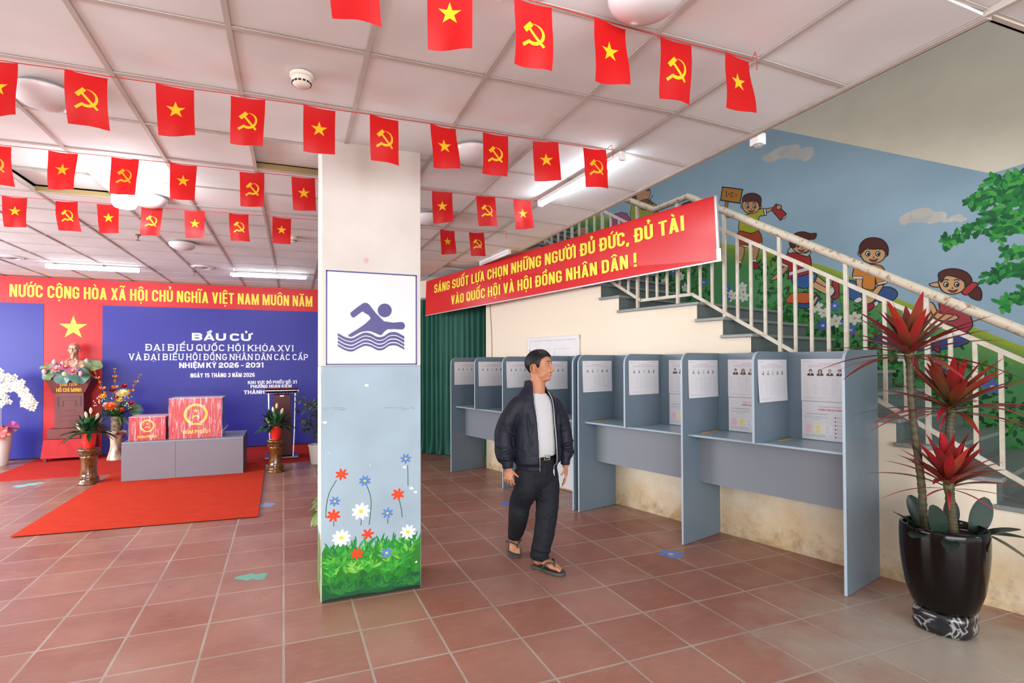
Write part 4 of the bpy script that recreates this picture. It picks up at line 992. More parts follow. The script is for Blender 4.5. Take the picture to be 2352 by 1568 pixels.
bline('ĐẠI BIỂU QUỐC HỘI KHÓA XVI', -2.27, .19, 1.865, .118, m_tw, 'title_lettering', w=.8, t=.15, slab=True)
bline('VÀ ĐẠI BIỂU HỘI ĐỒNG NHÂN DÂN CÁC CẤP', -2.52, .45, 1.695, .115, m_tw, 'title_lettering', w=.74, t=.15, slab=True)
bline('NHIỆM KỲ 2026 - 2031', -1.75, -.34, 1.545, .098, m_tw, 'title_lettering', w=.78, t=.22, gap=.1)
bline('NGÀY 15 THÁNG 3 NĂM 2026', -1.57, -.50, 1.36, .078, m_tw, 'date_lettering', w=.52, t=.18)
bline('KHU VỰC BỎ PHIẾU SỐ: 21', -.62, .25, 1.216, .062, m_tw, 'ward_lettering', w=.6, t=.19)
bline('PHƯỜNG HOÀN KIẾM', -.575, .15, 1.140, .062, m_tw, 'ward_lettering', w=.6, t=.19)
bline('THÀNH PHỐ HÀ NỘI', -.69, .28, 1.035, .072, m_tw, 'ward_lettering', w=.7, t=.22)

# carpets
m_carp = mat('red_carpet', 'c83c26', rough=.9, spec=.1, noise_amt=.16, noise_scale=5, color2='b8341f', stretch=(1, 6, 1), bump=.25, bump_scale=180)
m_carp2 = mat('red_carpet_deep', 'bd342c', rough=.9, spec=.1, noise_amt=.14, noise_scale=5, stretch=(1, 6, 1), bump=.25, bump_scale=180)
mb = MB(); mb.box2((-3.78, 8.98, .0005), (.95, 10.885, .007)); tag(mb.obj('carpet', m_carp2, bevel=.002, seg=1), 'wide red carpet strip along the foot of the backdrop', 'carpet')
mb = MB(); mb.prism([(-2.30, 6.03, .008), (-.235, 5.90, .008), (-.255, 8.99, .008), (-2.26, 9.02, .008)], (0, 0, .006)); tag(mb.obj('carpet', m_carp, bevel=.002, seg=1), 'red carpet runner lying toward the room under the grey bench', 'carpet')

# low grey bench with the two wrapped ballot boxes
m_bench = mat('grey_laminate_bench', '7b7780', rough=.45, noise_amt=.04, noise_scale=3); m_benchtop = mat('grey_laminate_top', '8793a3', rough=.35)
bn = thing('display_bench', 'long low grey laminate bench carrying the two ballot boxes', 'bench', (-1.265, 8.30, .014))
for k, (a, b) in enumerate(((-.735, -.112), (-.110, .735))):
    mb = MB(); mb.box2((a, 0, .0), (b, .018, .492)); mb.obj('front_panel', m_bench, bn, bevel=.0015, seg=1)
for s in (-1, 1):
    mb = MB(); mb.box2((s * .735, .019, 0), (s * .717, .83, .492)); mb.obj('side_panel', m_bench, bn, bevel=.0015, seg=1)
mb = MB(); mb.box2((-.735, .0, .493), (.735, .85, .511)); mb.obj('top', m_benchtop, bn, bevel=.002, seg=1)
def film():
    m = bpy.data.materials.new('stretch_film'); m.use_nodes = True; nt = m.node_tree; N = nt.nodes.new; L = nt.links.new
    nt.nodes.remove(nt.nodes['Principled BSDF']); out = nt.nodes['Material Output']
    tr = N('ShaderNodeBsdfTransparent'); gl = N('ShaderNodeBsdfGlossy'); gl.inputs['Roughness'].default_value = .18; df = N('ShaderNodeBsdfDiffuse'); df.inputs['Color'].default_value = (.95, .9, .93, 1)
    tc = N('ShaderNodeTexCoord'); mp = N('ShaderNodeMapping'); mp.inputs['Rotation'].default_value = (0, .55, .3); mp.inputs['Scale'].default_value = (26, 26, 3.2); L(tc.outputs['Object'], mp.inputs['Vector'])
    n = N('ShaderNodeTexNoise'); n.inputs['Scale'].default_value = 1.6; n.inputs['Detail'].default_value = 6; n.inputs['Roughness'].default_value = .7; n.inputs['Distortion'].default_value = .8; L(mp.outputs['Vector'], n.inputs['Vector'])
    r = N('ShaderNodeMapRange'); r.inputs[1].default_value = .50; r.inputs[2].default_value = .74; r.inputs[3].default_value = .03; r.inputs[4].default_value = .62; L(n.outputs['Fac'], r.inputs[0])
    a = N('ShaderNodeMixShader'); a.inputs[0].default_value = .35; L(df.outputs[0], a.inputs[1]); L(gl.outputs[0], a.inputs[2])
    b = N('ShaderNodeMixShader'); L(r.outputs[0], b.inputs[0]); L(tr.outputs[0], b.inputs[1]); L(a.outputs[0], b.inputs[2]); L(b.outputs[0], out.inputs['Surface']); return m
m_film = film(); m_bred = mat('ballot_red', 'be181f', rough=.35); m_acr = mat('ballot_side_red', 'b01f33', rough=.25)
def emblem(mb, x, z, r, place):
    class C: k = 0
    def P(u, v): C.k += 1; return place(x + u * r, z + v * r) + Vector((0, -4e-6 * C.k, 0))
    n = 40
    for k in range(n):          # wheat ring, open at the foot
        a0, a1 = [math.radians(-62 + 304 * (k + q) / n) for q in (0, 1)]; w = .80 - .05 * (k % 2)
        mb.add([P(math.cos(a0), math.sin(a0)), P(math.cos(a1), math.sin(a1)), P(w * math.cos(a1), w * math.sin(a1)), P(w * math.cos(a0), w * math.sin(a0))], [(0, 1, 2, 3)], 0)
    for p in star_polys(.26): mb.add([P(q.x, q.y + .32) for q in p], [(0, 1, 2)], 0)
    for k in range(9):           # half cog
        a = math.radians(20 + 140 * k / 8); c, s = math.cos(a), math.sin(a)
        for q in stroke2([(.24 * c, -.42 + .24 * s), (.36 * c, -.42 + .36 * s)], .07): mb.add([P(v.x, v.y) for v in q], [(0, 1, 2, 3)], 0)
    for q in stroke2(arc(0, -.42, .25, .25, 0, 180, 12), .08): mb.add([P(v.x, v.y) for v in q], [(0, 1, 2, 3)], 0)
    for sg_ in (-1, 1):          # ribbon folds
        for q in stroke2([(sg_ * .82, -.30), (sg_ * .62, -.62), (sg_ * .30, -.80)], .15) + stroke2([(sg_ * .95, .02), (sg_ * .78, -.12)], .10): mb.add([P(v.x, v.y) for v in q], [(0, 1, 2, 3)], 0)
    for q in stroke2([(-.52, -.98), (-.2, -.90), (.2, -.90), (.52, -.98)], .16): mb.add([P(v.x, v.y) for v in q], [(0, 1, 2, 3)], 0)
def ballot(name, label, x0, x1, y0, dep, h, er, ez, tw_, th, tz, clear=False):
    t = thing('ballot_box', label, 'ballot box', ((x0 + x1) / 2, y0, .526)); w = x1 - x0
    mb = MB(); mb.box2((-w / 2, 0, 0), (w / 2, dep, h), 0); mb.obj('box', m_bred, t, bevel=.004)
    mb = MB(); mb.box2((w / 2, .012, .01), (w / 2 + .002, dep - .01, h - .01)); mb.obj('side_sheet', m_acr if not clear else mat('ballot_clear', '5a5aa8', rough=.15), t)
    mb = MB(); mb.box2((-w / 2 - .003, -.003, h), (w / 2 + .003, dep + .003, h + .006)); mb.obj('lid', mat('ballot_lid', 'd9b5bd', rough=.3), t, bevel=.002)
    pl_ = lambda u, v: Vector((u, -.0012, v))
    mb = MB(); emblem(mb, 0, ez, er, pl_); mb.obj('emblem', m_gold, t, recalc=False)
    mb = MB(); write(mb, 'HÒM PHIẾU', lambda u, v: pl_(u, tz + v), tw_, th, w=.62, t=.19); mb.obj('lettering', m_gold, t, recalc=False)
    mb = MB(); g = .006; k = rng.random()
    nx, nz = 14, 10; sh = lambda u, v: .004 * noise.noise(Vector((u * 9, v * 9, k * 9)))
    def sheet(f): mb.add([f(i / nx, j / nz) for j in range(nz + 1) for i in range(nx + 1)], [(j * (nx + 1) + i, j * (nx + 1) + i + 1, (j + 1) * (nx + 1) + i + 1, (j + 1) * (nx + 1) + i) for j in range(nz) for i in range(nx)])
    sheet(lambda u, v: Vector((-w / 2 - g + u * (w + 2 * g), -g + sh(u, v), v * (h + g + .008))))
    sheet(lambda u, v: Vector((w / 2 + g + sh(u, v), -g + u * (dep + 2 * g), v * (h + g + .008))))
    sheet(lambda u, v: Vector((-w / 2 - g + sh(u, v), -g + u * (dep + 2 * g), v * (h + g + .008))))
    sheet(lambda u, v: Vector((-w / 2 - g + u * (w + 2 * g), -g + v * (dep + 2 * g), h + .016 + sh(u, v))))
    # loose twisted tail of film
    tl = smooth_open([(w / 2 - .12, -.012, .03), (w / 2 - .02, -.016, .07), (w / 2 + .05, .0, .13), (w / 2 + .075, .02, .17)] if clear else [(-w / 2, -.01, .05), (-w / 2 - .02, -.012, .12), (-w / 2 - .06, .0, .15), (-w / 2 - .09, .01, .15)], 4)
    mb.tube(tl, [.012 + .014 * math.sin(3.1 * i / len(tl)) for i in range(len(tl))], 7, flat=.35)
    mb.obj('stretch_wrap', m_film, t, smooth=True, recalc=False)
ballot('a', 'smaller red ballot box wrapped in film, left on the grey bench', -1.945, -1.515, 8.42, .40, .315, .085, .20, .225, .034, .035)
ballot('b', 'larger red ballot box wrapped in film, right on the grey bench', -1.475, -.815, 8.42, .46, .555, .15, .335, .315, .052, .065, True)

# ------------------------------------------------------------------ bust on its podium
m_drape = mat('red_drape', 'b8262c', rough=.8, noise_amt=.2, noise_scale=6, bump=.2, bump_scale=30)
t = thing('plinth', 'low plinth draped in red cloth under the brown podium', 'plinth', (-3.27, 10.66, .008))
mb = MB(); mb.rings([[Vector((sx * (.34 - .03 * q), sy * (.215 - .012 * q), .05 + .30 * q)) for sx, sy in ((-1, -1), (-.4, -1.03), (.3, -1), (1, -1), (1, 1), (-1, 1))] for q in (0, .5, 1)]); mb.obj('drape', m_drape, t, bevel=.006)
for sx in (-1, 1):
    for sy in (-1, 1):
        mb = MB(); mb.box((sx * .29, sy * .17, .0255), (.05, .05, .045)); mb.obj('foot', mat('plinth_foot', '5a2a1a', rough=.6), t)
m_maho = mat('podium_mahogany', '6e2a26', rough=.4, noise_amt=.2, noise_scale=5, color2='5c211e', stretch=(1, 1, .2)); m_maho2 = mat('podium_relief', '57201d', rough=.45)
t = thing('podium', 'brown wooden podium with gold lettering that carries the bust', 'podium', (-3.25, 10.66, .361))
mb = MB(); mb.box((.0, 0, .085), (.56, .40, .168)); mb.obj('base_block', m_maho, t, bevel=.006)
mb = MB(); mb.rings([[Vector((sx * w, sy * d, z)) for sx, sy in ((-1, -1), (1, -1), (1, 1), (-1, 1))] for w, d, z in ((.20, .165, .171), (.195, .165, .745))]); mb.obj('body', m_maho, t, bevel=.004)
mb = MB(); mb.rings([[Vector((sx * w, sy * d, z)) for sx, sy in ((-1, -1), (1, -1), (1, 1), (-1, 1))] for w, d, z in ((.215, .18, .747), (.315, .215, .965), (.32, .22, .975), (.32, .22, .99))]); mb.obj('head_block', m_maho, t, bevel=.003)
mb = MB()
for pts in ([(-.15, .68), (.15, .68), (.15, .53), (.085, .53), (.085, .62), (-.085, .62), (-.085, .53), (-.15, .53)],): 
    for q in stroke2(pts, .012, True): mb.prism([(p.x, -.1655, p.y) for p in q], (0, -.006, 0))
for z, w in ((.46, .075), (.37, .11), (.29, .13)): mb.box((0, -.168, z), (w * 2, .008, .014))
mb.obj('relief_ornament', m_maho2, t)
def hb(u, v): q = (v) / .218; return Vector((u, -(.18 + .035 * q) - .002, .747 + v))
mb = MB(); write(mb, 'HỒ CHÍ MINH', lambda u, v: hb(u, .012 + v), .335, .062, w=.6, t=.17); write(mb, 'CHỦ TỊCH', lambda u, v: hb(u, .112 + v), .23, .05, w=.6, t=.17); mb.obj('lettering', mat('podium_gold', 'f0b030', rough=.35), t, recalc=False)

# vases of flowers, potted plants
m_glz = mat('brown_glaze', '7a4a17', rough=.16, spec=.6, coat=.5, noise_amt=.45, noise_scale=14, color2='4f2a0c'); m_pot = mat('red_plastic_pot', 'e02c20', rough=.3, coat=.2)
m_soil = mat('soil', '2b1f17', rough=.95); m_lf = mat('paint_leaf', attr=True, rough=.38, spec=.5, trans=.12)
def lily(x, y, label, plabel, pedlabel):
    t = thing('pedestal', pedlabel, 'pedestal', (x, y, 0), 0, 'brown glazed column pedestals')
    mb = MB(); fl = lambda a, z: 1 + .035 * math.cos(14 * a) if .14 < z < .33 else 1.0
    mb.lathe([(.125, 0), (.130, .012), (.125, .028), (.112, .04), (.108, .055), (.098, .075), (.104, .095), (.094, .12), (.090, .14), (.086, .24), (.090, .335), (.100, .345), (.098, .36), (.092, .375), (.104, .40), (.118, .425), (.128, .44), (.130, .455), (.122, .464)], 56, (0, 0, .0), 0, wob=fl)
    mb.obj('column', m_glz, t, smooth=True)
    mb = MB()
    for z0 in (.075, .385):
        for k in range(12):
            a = 2 * pi * k / 12
            c = Vector((.101 * math.cos(a), .101 * math.sin(a), z0)); R3 = Matrix.Rotation(a, 3, 'Z')
            mb.tube([c + R3 @ Vector((.004, .018 * math.cos(s), .018 * math.sin(s))) for s in [j * .9 for j in range(7)]], .005, 6)
    mb.obj('scroll_relief', m_glz, t, smooth=True)
    t = thing('potted_peace_lily', plabel, 'potted plant', (x, y, .466), 0, 'peace lilies in red pots')
    mb = MB(); mb.lathe([(.062, 0), (.064, .004), (.086, .185), (.090, .187), (.090, .196), (.083, .196), (.080, .17)], 36); mb.obj('pot', m_pot, t, smooth=True, auto=.6)
    mb = MB(); mb.lathe([(.079, .168), (.01, .172)], 20); mb.obj('soil', m_soil, t)
    r = random.Random(int(x * 100)); mb = MB()
    for k in range(95):
        a = r.uniform(0, 2 * pi); el = r.uniform(.15, 1.35); L = r.uniform(.16, .25); d = Vector((math.cos(a) * math.cos(el), math.sin(a) * math.cos(el), math.sin(el)))
        b0 = Vector((.045 * math.cos(a) * r.random(), .045 * math.sin(a) * r.random(), .17))
        c = rgb(r.choice(['16351f', '1f4527', '2a5a32', '122c1b', '3a6b40']), .12)
        mid = b0 + d * L * .45
        mb.tube([b0, mid], .0025, 4, c=rgb('2a5a32')); mb.blade(mid, (d + Vector((0, 0, -.35 * (1.2 - el)))).normalized(), (0, 0, 1), L * .85, .055, 6, .45 * math.cos(el), .12, c=c, c2=c)
    mb.obj('foliage', m_lf, t, smooth=True, recalc=False)
    for dx, dz, rz in ((-.03, .40, -.15), (.01, .45, .05), (.07, .38, .35), (-.09, .25, -.5)):
        mb = MB(); tip = Vector((dx, r.uniform(-.06, .02), dz)); mb.tube(smooth_open([(0, 0, .17), tuple(tip * .6 + Vector((0, 0, .06))), tuple(tip)], 4), .003, 5, c=rgb('7da05a'))
        mb.blade(tip, (rz, -.1, 1), (0, -1, .2), .085, .036, 7, 0, -.3, c=rgb('f3f0da'), c2=rgb('dfe3b4'))
        mb.tube([tip + Vector((0, -.006, .012)), tip + Vector((rz * .05, -.008, .065))], .006, 6, c=rgb('eee4a8')); mb.obj('flower', m_lf, t, smooth=True, recalc=False)
lily(-2.385, 8.40, '', 'peace lily in a red pot at the left end of the bench', 'brown glazed column pedestal left of the grey bench')
lily(-.10, 8.31, '', 'peace lily in a red pot in front of the lectern', 'brown glazed column pedestal in front of the lectern')

def bloom(mb, c, r, col, col2, n=10, lay=3, up=(0, -.6, .8), cup=.6):
    up = Vector(up).normalized(); u = up.orthogonal().normalized(); w = up.cross(u)
    for l in range(lay):
        q = cup * (.35 + .65 * l / max(1, lay - 1)) if lay > 1 else cup
        for k in range(n):
            a = 2 * pi * (k + .5 * l) / n; rad = u * math.cos(a) + w * math.sin(a); d = (rad * (1 - q) + up * q).normalized()
            mb.blade(Vector(c) + rad * r * .08, d, up, r * (1 - .16 * l), r * 1.5 / n * 2.1, 4, 0, -.18, c=rgb(col2), c2=rgb(col, .1))
ox = at_y(268, 1045, 10.32)
t = thing('plant_stand', 'waisted white and brown glazed stand below the tall bouquet', 'stand', (ox.x, 10.32, .007))
mb = MB(); mb.lathe([(.14, 0), (.14, .015), (.125, .06), (.10, .15), (.088, .24), (.092, .33), (.115, .40), (.145, .435), (.155, .45), (.155, .468), (.14, .474)], 40); 
mb.obj('stand', mat('drip_glaze', 'd8cdb8', rough=.2, coat=.4, noise_amt=.6, noise_scale=9, color2='6a3a2a', stretch=(1, 1, .25)), t, smooth=True)
t = thing('flower_vase', 'tall dark vase with a bouquet of orange and yellow flowers on the glazed stand', 'bouquet', (ox.x, 10.32, .482))
mb = MB(); mb.lathe([(.075, 0), (.082, .01), (.083, .12), (.088, .2), (.092, .235), (.084, .235), (.078, .2)], 32); mb.obj('vase', mat('dark_vase', '4a3c30', rough=.3, noise_amt=.5, noise_scale=30, color2='8a7a60'), t, smooth=True)
mb = MB(); r = random.Random(3)
for k in range(110):
    a = r.uniform(0, 2 * pi); el = r.uniform(-.1, 1.2); d = Vector((math.cos(a) * math.cos(el), math.sin(a) * math.cos(el) * .6, math.sin(el)))
    mb.blade((d.x * .06, d.y * .06, .24), d, (0, 0, 1), r.uniform(.22, .42), .035, 6, .25, .1, c=rgb(r.choice(['35562e', '4f7a3c', '2a4a2c'])), c2=rgb('5d8045'))
for k in range(26):     # palm fan on the right
    a = -.75 + 1.7 * k / 25; d = Vector((math.cos(a), -.1, math.sin(a))); mb.blade((.14, 0, .34), d, (0, -1, 0), .26 * (1 - .3 * abs(a)), .016, 4, .1, .1, c=rgb('2e5234'), c2=rgb('456b45'))
mb.obj('greenery', m_lf, t, smooth=True, recalc=False)
for dx, dy, dz, rr, c1, c2, n, l in ((-.05, -.15, .40, .085, 'f06a1e', 'c8401a', 16, 4), (.11, -.12, .60, .085, 'f2e69a', 'd8c23a', 16, 4), (-.17, -.10, .56, .05, 'f0b428', 'e07a1e', 12, 2), (.08, -.16, .50, .045, 'f2c23a', 'd98a1e', 12, 2),
        (.02, -.12, .55, .04, 'b4121e', '7a0c14', 9, 3), (.12, -.08, .72, .05, 'a8121c', '7a0c14', 9, 3), (.22, -.10, .44, .045, 'c01822', '8a0c14', 9, 3), (.10, -.15, .34, .045, 'd84a1e', '9a2814', 10, 3), (-.05, -.06, .66, .05, '8a1420', '5a0c14', 9, 3), (-.13, -.12, .44, .03, 'e8e4d0', 'b8c88a', 7, 2)):
    mb = MB(); mb.tube([(0, 0, .22), (dx * .7, dy * .7, dz * .7 + .06), (dx, dy, dz)], .004, 5, c=rgb('4f7a3c')); rr *= 1.25; bloom(mb, (dx, dy, dz), rr, c1, c2, n, l); mb.ball((dx, dy - rr * .1, dz + rr * .1), rr * .3, 8, 6, c=rgb(c1)); mb.obj('flower', m_lf, t, smooth=True, recalc=False)
mb = MB()
for k in range(60):
    a = r.uniform(-1, 1); x = r.choice([-.24, -.18, .16, .20, -.02, .06]) + r.uniform(-.05, .05); z = .32 + r.uniform(0, .25); mb.ball((x, -.12 + r.uniform(-.04, .05), z), .009, 6, 4, c=rgb(r.choice(['f0efe6', 'e8ead8'])))
tag(mb.obj('filler_flowers', m_lf, t, smooth=True, recalc=False), kind='stuff')
for tx, tz in ((-.30, .98), (-.02, 1.0), (.34, .90)):
    mb = MB(); P_ = smooth_open([(tx * .2, -.02, .3), (tx * .62, -.05, tz * .7), (tx, -.06, tz)], 8); mb.tube(P_, [.005 - .003 * i / len(P_) for i in range(len(P_))], 5, c=rgb('6a8a3c'))
    for i in range(6, len(P_)):
        f = (i - 6) / (len(P_) - 6); p = Vector(P_[i])
        for s in ((-1, 1) if i % 4 == 0 else (0,) if i % 4 == 2 else ()): mb.blade(p, (s * .9, -.5, .7), (0, -1, 0), .075 * (1 - .62 * f), .045 * (1 - .6 * f), 4, 0, -.25, c=rgb('b8481c'), c2=rgb('ee8a2a' if f < .55 else '8f9a3c'))
    mb.obj('gladiolus', m_lf, t, smooth=True, recalc=False)
# bronze bust standing on the podium
t = thing('bust', 'pinkish bronze bust of a bearded man on the podium behind the lotus flowers', 'bust', (-3.25, 10.70, 1.3525))
b = MB()
b.rings([ringe for ringe in [[Vector((a * math.copysign(abs(math.cos(q)) ** .8, math.cos(q)), c * math.copysign(abs(math.sin(q)) ** .8, math.sin(q)), z)) for q in [2 * pi * i / 28 for i in range(28)]] for z, a, c in ((0, .13, .08), (.06, .16, .09), (.16, .225, .10), (.22, .235, .095), (.26, .20, .085), (.29, .12, .07), (.31, .07, .06))]])
b.tube([(0, .01, .27), (0, .0, .36), (0, -.005, .42)], [.066, .056, .058], 18)
hc = Vector((0, -.005, .465)); e_ = lambda x, y, z, rx, ry, rz: b.ball(hc + Vector((x, y, z)), (rx, ry, rz), 18, 12)
e_(0, .01, .025, .080, .096, .088); e_(0, -.025, -.04, .062, .066, .075); e_(0, -.062, .045, .055, .034, .04); e_(0, -.065, -.105, .024, .022, .035); e_(0, -.07, -.14, .013, .013, .03)
for s in (-1, 1): e_(s * .038, -.055, -.025, .024, .026, .024); e_(s * .03, -.084, .022, .021, .012, .008); e_(s * .079, .005, -.02, .009, .018, .032); e_(s * .018, -.088, -.066, .016, .009, .007); e_(s * .03, -.082, .002, .012, .008, .006)
b.tube([hc + Vector((0, -.086, .02)), hc + Vector((0, -.1, -.012)), hc + Vector((0, -.114, -.042)), hc + Vector((0, -.1, -.052))], [.009, .011, .013, .009], 10)
for s in (-1, 1): b.tube([(s * .03, -.075, .315), (s * .075, -.088, .27), (s * .05, -.105, .20)], [.010, .014, .010], 8)
o = b.obj('figure', mat('bronze_pink', 'd2a083', rough=.3, metal=.45, noise_amt=.15, noise_scale=12), t, smooth=True)
r_ = o.modifiers.new('fuse', 'REMESH'); r_.mode = 'VOXEL'; r_.voxel_size = .0045; r_.use_smooth_shade = True
s_ = o.modifiers.new('soften', 'SMOOTH'); s_.iterations = 4; s_.factor = .5
# lotus arrangement at the front of the podium
t = thing('lotus_arrangement', 'arrangement of pink lotus flowers and round leaves in front of the bust', 'flower arrangement', (-3.25, 10.53, 1.356))
mb = MB(); mb.box((0, 0, .03), (.40, .12, .055)); mb.obj('tray', mat('tray_dark', '2a2a1e', rough=.7), t, bevel=.01)
def pad(mb, c, r, nrm, col):
    n_ = Vector(nrm).normalized(); u = n_.orthogonal().normalized(); w = n_.cross(u); ring = [Vector(c) + (u * math.cos(2 * pi * k / 20) + w * math.sin(2 * pi * k / 20)) * r * (1 + .05 * math.sin(k * 2.1)) + n_ * r * .14 * math.sin(k * 1.3) for k in range(20)]
    mid = [Vector(c) + (p - Vector(c)) * .5 - n_ * r * .08 for p in ring]; vs = [Vector(c) - n_ * r * .16] + mid + ring
    fs = [(0, 1 + k, 1 + (k + 1) % 20) for k in range(20)] + [(1 + k, 21 + k, 21 + (k + 1) % 20, 1 + (k + 1) % 20) for k in range(20)]
    mb.add(vs, fs, 0, [rgb(col)] * 21 + [rgb(col, .1)] * 20)
for c, rr, nn, col in (((-.27, -.05, .19), .13, (-.3, -.35, .9), '86a878'), ((.31, -.02, .21), .14, (.45, -.55, .8), '8fb07c'), ((-.06, -.14, .02), .13, (-.05, -.95, .25), '5f7f78'), ((.17, -.15, .03), .14, (.2, -.9, .35), '55786c'), ((-.26, -.10, .05), .10, (-.3, -.8, .4), '7c9c74'), ((.05, -.02, .12), .10, (0, -.5, .9), '94b070')):
    mb = MB(); pad(mb, c, rr, nn, col); mb.tube([(c[0] * .4, 0, .04), (c[0], c[1], c[2] - .01)], .005, 5, c=rgb('5a7a44')); mb.obj('lotus_leaf', m_lf, t, smooth=True, recalc=False)
for c, rr, c1, c2 in (((-.13, -.16, .13), .085, 'e08ab4', 'f0b8cf'), ((.0, -.17, .16), .085, 'd8508a', 'e88ab0'), ((.10, -.20, .09), .09, 'd86a9c', 'f0c0d0')):
    mb = MB(); bloom(mb, c, rr, c1, c2, 9, 4, (0, -.75, .65), .75); mb.ball((c[0], c[1] - .02, c[2] + .02), .022, 8, 6, c=rgb('e8c84a')); mb.tube([(c[0] * .4, 0, .04), c], .005, 5, c=rgb('5a7a44')); mb.obj('lotus_flower', m_lf, t, smooth=True, recalc=False)
for c, s in (((-.21, -.02, .25), 1.0), ((.22, .0, .26), 1.05), ((-.31, -.1, .10), 1.15), ((.2, -.21, .06), 1.0), ((.10, -.05, .22), .85), ((-.10, -.02, .23), .8)):
    mb = MB(); mb.lathe([(.006, -.045), (.026, -.02), (.032, .005), (.022, .032), (.004, .05)], 12, c, c=rgb('eeb0c4')); mb.v = [Vector(c) + (p - Vector(c)) * s for p in mb.v]; mb.tube([(c[0] * .3, 0, .04), (c[0], c[1], c[2] - .04)], .004, 5, c=rgb('5a7a44')); mb.obj('lotus_bud', m_lf, t, smooth=True, recalc=False)
mb = MB(); mb.ball((-.02, -.20, .06), .026, 12, 8, c=rgb('f0e49a')); bloom(mb, (-.02, -.2, .06), .035, 'f4f0d0', 'e8d86a', 10, 1, (0, -1, .1), .2); mb.obj('water_lily', m_lf, t, smooth=True, recalc=False)
mb = MB()
for k in range(46):
    s = r.choice((-1, 1)); a = r.uniform(-.5, .7); mb.blade((s * r.uniform(.1, .28), r.uniform(-.16, -.02), r.uniform(.02, .12)), (s * math.cos(a), -.3, math.sin(a)), (0, 0, 1), r.uniform(.09, .17), .018, 4, .3, .1, c=rgb(r.choice(['6f9a4a', '8cb05a', '4f7a44'])))
tag(mb.obj('fern_sprigs', m_lf, t, smooth=True, recalc=False), kind='stuff')

# orchids at the left edge
ox = at_y(0, 1050, 10.42)
t = thing('potted_orchid', 'white orchids in a tall white pot at the left picture edge', 'potted plant', (ox.x, 10.42, 0))
mb = MB(); mb.lathe([(.085, 0), (.095, .02), (.13, .3), (.15, .5), (.155, .56), (.146, .56), (.14, .5)], 36); mb.obj('pot', mat('pot_offwhite', 'd8d2cc', rough=.3), t, smooth=True, auto=.7)
mb = MB(); mb.lathe([(.142, .52), (.01, .53)], 20); mb.obj('moss', m_soil, t)
mb = MB(); 
for a, L in ((.1, .34), (-.25, .3), (2.6, .3), (1.2, .25), (.5, .3), (3.3, .3)): mb.blade((.03 * math.cos(a), -.05, .55), (math.cos(a), -.35, .42), (0, 0, 1), L, .085, 6, .35, .08, c=rgb('4a6a2e'), c2=rgb('5d6a30'))
mb.obj('leaves', m_lf, t, smooth=True, recalc=False)
mb = MB(); bloom(mb, (.05, -.15, .52), .13, 'e8746a', 'd85a5a', 6, 2, (.2, -.8, .2), .4); pad(mb, (.17, -.05, .60), .085, (.5, -.8, .1), 'c05aa8'); mb.obj('ribbon_bow', m_lf, t, smooth=True, recalc=False)
for sx, top_, out in ((0, .80, .30), (-.04, .86, .12), (-.02, .80, -.22), (.02, .66, .34)):
    P_ = smooth_open([(sx, -.02, .55), (sx + .02, -.05, .55 + top_ * .75), (sx + out * .5, -.08, .56 + top_), (sx + out, -.1, .55 + top_ * .85), (sx + out * 1.25, -.1, .55 + top_ * .5)], 7)
    mb = MB(); mb.tube(P_, .0045, 5, c=rgb('c8c8a0'))
    for i in range(12, len(P_)):
        for q in range(2):
            c = Vector(P_[i]) + Vector((r.uniform(-.05, .05), r.uniform(-.07, .0), r.uniform(-.05, .05))); f = Vector((r.uniform(-.4, .4), -1, r.uniform(-.2, .3)))
            bloom(mb, c, .05, 'f6f5f0', 'eeeee6', 5, 1, f, .2); mb.ball(c + f.normalized() * .012, .009, 6, 4, c=rgb('c8b478'))
    mb.obj('flower_spray', m_lf, t, smooth=True, recalc=False)

# lectern
m_mah = mat('lectern_mahogany', '551214', rough=.35, spec=.3, noise_amt=.3, noise_scale=4, color2='43100f', stretch=(1, 1, .2)); m_chr = mat('chrome', 'c9cbd0', rough=.15, metal=.9)
t = thing('lectern', 'dark mahogany lectern with chrome posts and base near the pillar', 'lectern', (-.02, 9.45, .0075))
mb = MB(); mb.prism([(-.16, -.10, .05), (.16, -.10, .05), (.13, -.10, 1.055), (-.13, -.10, 1.055)], (0, .25, 0)); mb.obj('body', m_mah, t, bevel=.008)
mb = MB(); mb.box((0, .02, 1.115), (.50, .36, .03), 0, Matrix.Rotation(-.22, 3, 'X')); mb.obj('reading_top', m_mah, t, bevel=.006)
mb = MB(); mb.box((0, .02, 1.1335), (.40, .26, .004), 0, Matrix.Rotation(-.22, 3, 'X')); mb.box((0, -.145, 1.12), (.50, .02, .012)); mb.obj('chrome_lip', m_chr, t, bevel=.002)
for s in (-1, 1):
    mb = MB(); mb.rings([[Vector((s * x + a * .009, -.07 + b * .02, z)) for a, b in ((-1, -1), (1, -1), (1, 1), (-1, 1))] for x, z in ((.175, .05), (.19, .4), (.20, .8), (.205, 1.075))]); mb.obj('post', m_chr, t)
mb = MB(); mb.box((0, .03, .026), (.52, .42, .034)); mb.obj('base', m_chr, t, bevel=.008)
mb = MB(); mb.box((0, -.105, 1.03), (.06, .004, .016)); mb.obj('plate', m_chr, t)

